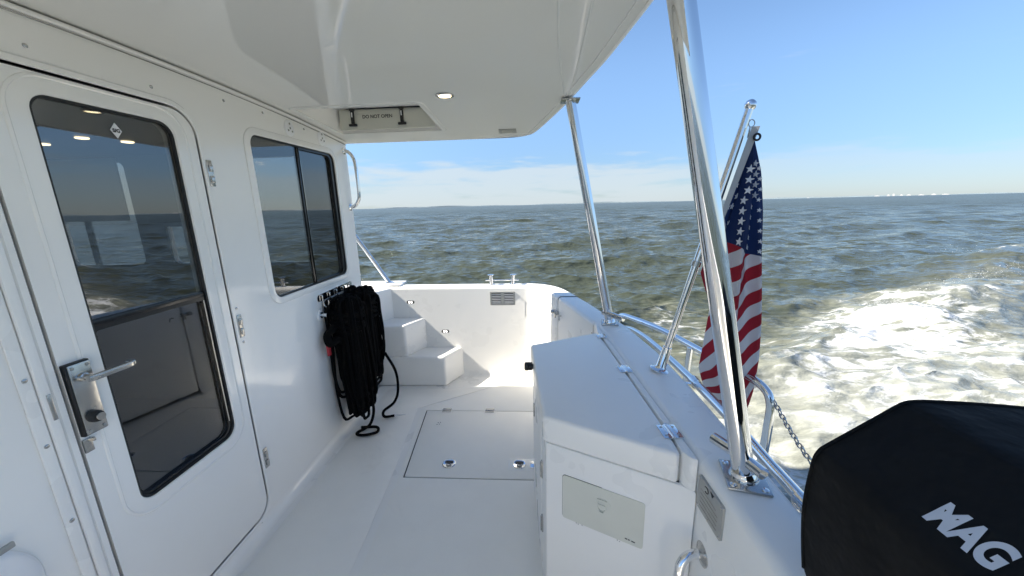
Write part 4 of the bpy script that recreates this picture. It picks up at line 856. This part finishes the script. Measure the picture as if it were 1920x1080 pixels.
cr = thing('coaming_rail', 'long low steel tube running along the outer edge of the stern coaming', 'rail', None, (0.645, 1.4, 0.87))
CO = Vector((0.645, 1.4, 0.87))
link('tube', tube(catmull([Vector(p) - CO for p in ((0.565, 2.34, 0.80), (0.60, 2.20, 0.83), (0.63, 1.95, 0.848), (0.648, 1.5, 0.868), (0.652, 1.17, 0.878), (0.652, 0.95, 0.872), (0.652, 0.70, 0.872), (0.65, 0.2, 0.872), (0.64, -0.3, 0.87))], 7), 0.0165, 16), 'chrome', cr)
for y in (1.44, 0.80): link('clamp', join([lathe([(0.021, -0.02), (0.021, 0.02), (0.017, 0.021)], (0, 1, 0), Vector((0.650, y, 0.870)) - CO, 16), box(0.605 - CO.x, 0.65 - CO.x, y - CO.y - 0.01, y - CO.y + 0.01, -0.012, -0.004)]), 'chrome', cr)
ch = thing('chain', 'short grey steel chain hanging from the stern rail towards the black cover', 'chain', None, (0.90, 1.34, 0.85))
A_ = Vector((0.905, 1.335, 0.845)); E_ = Vector((0.73, 0.68, 0.90)); nl = 26
pts = [lerp(A_, E_, i / nl) - Vector((0, 0, 0.045 * math.sin(math.pi * i / nl))) for i in range(nl + 1)]
def link_mesh(L_, w, r):
    path = [];
    for k in range(16):
        t = 2 * math.pi * k / 16; path.append(Vector((math.cos(t) * w + 0, math.sin(t) * w + (L_ / 2 - w) * (1 if math.sin(t) >= 0 else -1), 0)))
    path.append(path[0]); return tube(path, r, 6, False)
lm_ = link_mesh(0.031, 0.0072, 0.0024); lm_.materials.append(M['steel'])
for i in range(nl):
    p = (pts[i] + pts[i + 1]) / 2; t = (pts[i + 1] - pts[i]).normalized(); side = t.cross(Vector((0, 0, 1))).normalized(); upn = side.cross(t)
    e = side if i % 2 else upn
    o = bpy.data.objects.new('chain_link', lm_); COL.objects.link(o); o.parent = ch; mtx = frame_mtx(p - Vector((0.90, 1.34, 0.85)), e, t); o.matrix_local = mtx

# ------------------------------------------------------------------ covered grill
GS = 6 / 7.0
gl = thing('covered_grill', 'black canvas covered grill lettered MAG at the stern rail', 'grill', None, (0.80, 0.45, 0.88))
GO = Vector((0.80, 0.45, 0.88))
prof = [(0.592, 0.772), (0.580, 0.81), (0.562, 0.93), (0.558, 1.00), (0.5605, 1.06), (0.563, 1.085), (0.570, 1.1015), (0.582, 1.113), (0.64, 1.157), (0.695, 1.199), (0.707, 1.207), (0.722, 1.2115), (0.76, 1.212), (0.86, 1.206), (0.96, 1.196), (1.00, 1.185), (1.03, 1.15), (1.04, 1.08), (1.035, 0.95), (1.02, 0.82), (1.0, 0.772)]
prof = [(x * GS, 1.6 - (1.6 - z) * GS) for x, z in prof]; prof2 = []
for q in catmull([(x, 0, z) for x, z in prof], 3): prof2.append((q.x, q.z))
cx, cz = 0.686, 1.06; loops = []
for (y, s) in ((0.700, 0.10), (0.7015, 0.80), (0.701, 0.955), (0.696, 0.985), (0.685, 0.998), (0.66, 1.004), (0.55, 0.994), (0.44, 0.990), (0.30, 0.994), (0.24, 1.0), (0.218, 0.995), (0.205, 0.97), (0.20, 0.85), (0.198, 0.1)):
    lp = []
    for i, (x, z) in enumerate(prof2):
        wob = 0.0025 * math.sin(i * 0.9 + y * 23) + 0.002 * math.sin(i * 2.1 - y * 41)
        y_ = y * GS; zz = cz + (z - cz) * (s + wob)
        lp.append(Vector((cx + (x - cx) * (s + wob), y_, zz)) - GO)
    loops.append(lp)
cover = loft(loops, True, True, 60); cvo = link('cover', cover, 'canvas', gl)
link('piping', tube([Vector((cx + (x - cx) * 1.002, 0.69 * GS, cz + (z - cz) * 1.002)) - GO for x, z in prof2[3:-3]], 0.003, 6), 'canvas', cvo)
sa_ = Vector((0.60 * GS, 0, 1.6 - 0.472 * GS)); sb_ = Vector((0.70 * GS, 0, 1.6 - 0.398 * GS)); upd = (sb_ - sa_).normalized(); nrm = Vector((-upd.z, 0, upd.x))
tm = frame_mtx(lerp(sa_, sb_, 0.04) + Vector((0, 0.440, 0)) + nrm * 0.05 - GO, (0, -1, 0), upd)
from mathutils.bvhtree import BVHTree
bv = BVHTree.FromPolygons([v.co.copy() for v in cover.vertices], [tuple(p.vertices) for p in cover.polygons])
tme = text_mesh('MAG', 0.050, tm @ Matrix.Diagonal((0.70, 1, 1, 1)), 0.0, 'LEFT', bold=0.0022)
bm = bmesh.new(); bm.from_mesh(tme); bmesh.ops.triangulate(bm, faces=bm.faces)
bmesh.ops.subdivide_edges(bm, edges=bm.edges[:], cuts=2)
for v in bm.verts:
    h_ = bv.ray_cast(v.co, -nrm)
    if h_[0] is not None: v.co = h_[0] + nrm * 0.0012
bm.to_mesh(tme); bm.free()
link('lettering', tme, 'print', cvo)
link('mount_post', tube([Vector((0.70, 0.38, 0.95)) - GO, Vector((0.68, 0.38, 0.90)) - GO, Vector((0.652, 0.38, 0.872)) - GO], 0.014, 10), 'chrome', gl)

# ------------------------------------------------------------------ hook rail, shower plug and rope
hr = thing('hook_rail', 'steel hook strip on the bulkhead under the window', 'hooks', None, (XB, 2.46, 1.04))
link('strip', plate(rr(-0.23, 0.23, -0.023, 0.023, 0.022, 6), [], lambda a, b: (0.006, a, b + 0.02 * a), lambda a, b: (0.0, a, b + 0.02 * a)), 'chrome', hr)
HY = (-0.185, -0.095, -0.005, 0.085, 0.185)
for y in HY:
    link('hook', tube(catmull([(0.006, y, 0.012), (0.014, y, 0.008), (0.016, y, -0.03), (0.024, y, -0.062), (0.042, y, -0.066), (0.052, y, -0.045), (0.054, y, -0.02)], 5), 0.0048, 8), 'steel', hr)
sk = thing('shower_socket', 'round white socket with a steel plug on the bulkhead beside the rope', 'socket', None, (XB, 2.245, 0.925))
link('rim', lathe([(0.036, 0), (0.036, 0.006), (0.031, 0.011), (0.026, 0.008), (0.0005, 0.006)], (1, 0, 0), (0, 0, 0), 24), 'whiteplastic', sk)
link('plug', join([lathe([(0.020, 0.006), (0.020, 0.012), (0.011, 0.014), (0.010, 0.03), (0.013, 0.032), (0.013, 0.05), (0.0005, 0.051)], (1, 0, 0), (0, 0, 0), 16), tube([(0.042, 0, 0), (0.05, 0.03, -0.006), (0.052, 0.085, -0.008)], 0.007, 8)]), 'chrome', sk)
def rope_coil(name, label, seed, y0, y1, n, zt, zb, depth, extra):
    rg = random.Random(seed); o = thing(name, label, 'rope', 'ropes hung on the hook strip', (XB + 0.06, (y0 + y1) / 2, zt)); O = Vector(o.location); ms = []
    for i in range(n):
        f = i / max(1, n - 1); yc_ = lerp(y0, y1, rg.random()); w = rg.uniform(0.03, 0.085); top_ = zt - rg.uniform(0, 0.05); bot = zb + rg.uniform(-0.06, 0.20) * (0.4 + f); xo = XB + 0.03 + depth * rg.random() ** 0.8
        tw = rg.uniform(-0.8, 0.8); dr_ = rg.uniform(-0.03, 0.05); sw_ = rg.uniform(0.0, 0.05)
        P = []
        prof_ = [(0, top_), (1, top_ - 0.035), (1.05, lerp(top_, bot, 0.35)), (1.15, lerp(top_, bot, 0.7)), (0.9, bot + 0.03), (0, bot), (-0.9, bot + 0.03), (-1.1, lerp(top_, bot, 0.7)), (-1.0, lerp(top_, bot, 0.35)), (-1, top_ - 0.035)]
        for (s_, z_) in prof_ + prof_[:1]:
            dn = (top_ - z_)
            P.append(Vector((xo + s_ * w * math.sin(tw) * 0.9 + sw_ * dn + rg.uniform(-0.006, 0.006), yc_ + s_ * w * math.cos(tw) + dr_ * dn + rg.uniform(-0.008, 0.008), z_)))
        for p in P: p.x = max(p.x, XB + 0.018)
        ms.append(tube([p - O for p in catmull(P, 4)], 0.0100, 6, False))
    link('loops', join(ms), 'rope', o, True)
    # wraps round the head of the coil
    ws = []
    for k in range(extra):
        zc_ = zt - 0.09 - 0.021 * k + rg.uniform(-0.008, 0.008); cyy = (y0 + y1) / 2
        ry = (y1 - y0) / 2 + 0.065 + rg.uniform(-0.01, 0.01); rx = depth / 2 + 0.03
        ws.append(tube([Vector((max(XB + 0.016, XB + 0.03 + depth / 2 + rx * math.cos(t)), cyy + ry * math.sin(t), zc_ + 0.02 * math.sin(t * 2 + k))) - O for t in [2 * math.pi * q / 24 for q in range(25)]], 0.0115, 8, False))
    if ws: link('wraps', join(ws), 'rope', o, True)
    return o, O
c1, O1 = rope_coil('rope_coil', 'thick coil of black rope hanging on the nearer hooks with a red tag', 3, 2.33, 2.47, 84, 1.02, 0.17, 0.145, 8)
c2, O2 = rope_coil('rope_coil', 'black rope coil behind, on the hooks nearest the bulkhead corner', 9, 2.53, 2.62, 50, 1.04, 0.33, 0.165, 6)
# loose tail on the deck, knot and red tag
tail = catmull([(-1.27, 2.40, 0.30), (-1.22, 2.42, 0.16), (-1.23, 2.36, 0.05), (-1.30, 2.29, 0.022), (-1.24, 2.27, 0.02), (-1.16, 2.31, 0.02), (-1.19, 2.37, 0.02), (-1.30, 2.36, 0.022)], 7)
link('tail', tube([p - O1 for p in tail], 0.0105, 8), 'rope', c1, True)
tail2 = catmull([(-1.16, 2.58, 0.52), (-1.10, 2.60, 0.36), (-1.095, 2.60, 0.2), (-1.13, 2.585, 0.10), (-1.20, 2.54, 0.05), (-1.18, 2.50, 0.025), (-1.11, 2.52, 0.022)], 7)
link('tail', tube([p - O2 for p in tail2], 0.0105, 8), 'rope', c2, True)
link('whipped_end', tube([Vector((-1.11, 2.52, 0.022)) - O2, Vector((-1.03, 2.545, 0.018)) - O2], [0.008, 0.002], 8), 'print', c2)
kn = tube([p - O1 for p in catmull([(-1.36, 2.33, 0.86), (-1.35, 2.25, 0.83), (-1.37, 2.21, 0.79), (-1.35, 2.20, 0.74), (-1.33, 2.26, 0.75), (-1.33, 2.32, 0.70), (-1.34, 2.33, 0.6)], 6)], 0.026, 10)
link('eye_splice', kn, 'rope', c1, True)
link('red_tag', box(-1.38 - O1.x, -1.364 - O1.x, 2.195 - O1.y, 2.225 - O1.y, 0.655 - O1.z, 0.735 - O1.z, 0.004), 'red', c1)

# white domed cover at the near end of the bulkhead
wd = thing('round_cover', 'white domed round cover on the bulkhead at the bottom left corner', 'cover', None, (XB, 0.60, 0.62))
link('dome', lathe([(0.165, 0), (0.165, 0.012), (0.155, 0.024), (0.12, 0.034), (0.06, 0.04), (0.0005, 0.042)], (1, 0, 0), (0, 0, 0), 40), 'whiteplastic', wd)
link('catch', box(0.02, 0.03, 0.085, 0.125, 0.125, 0.142, 0.003), 'plate', wd)
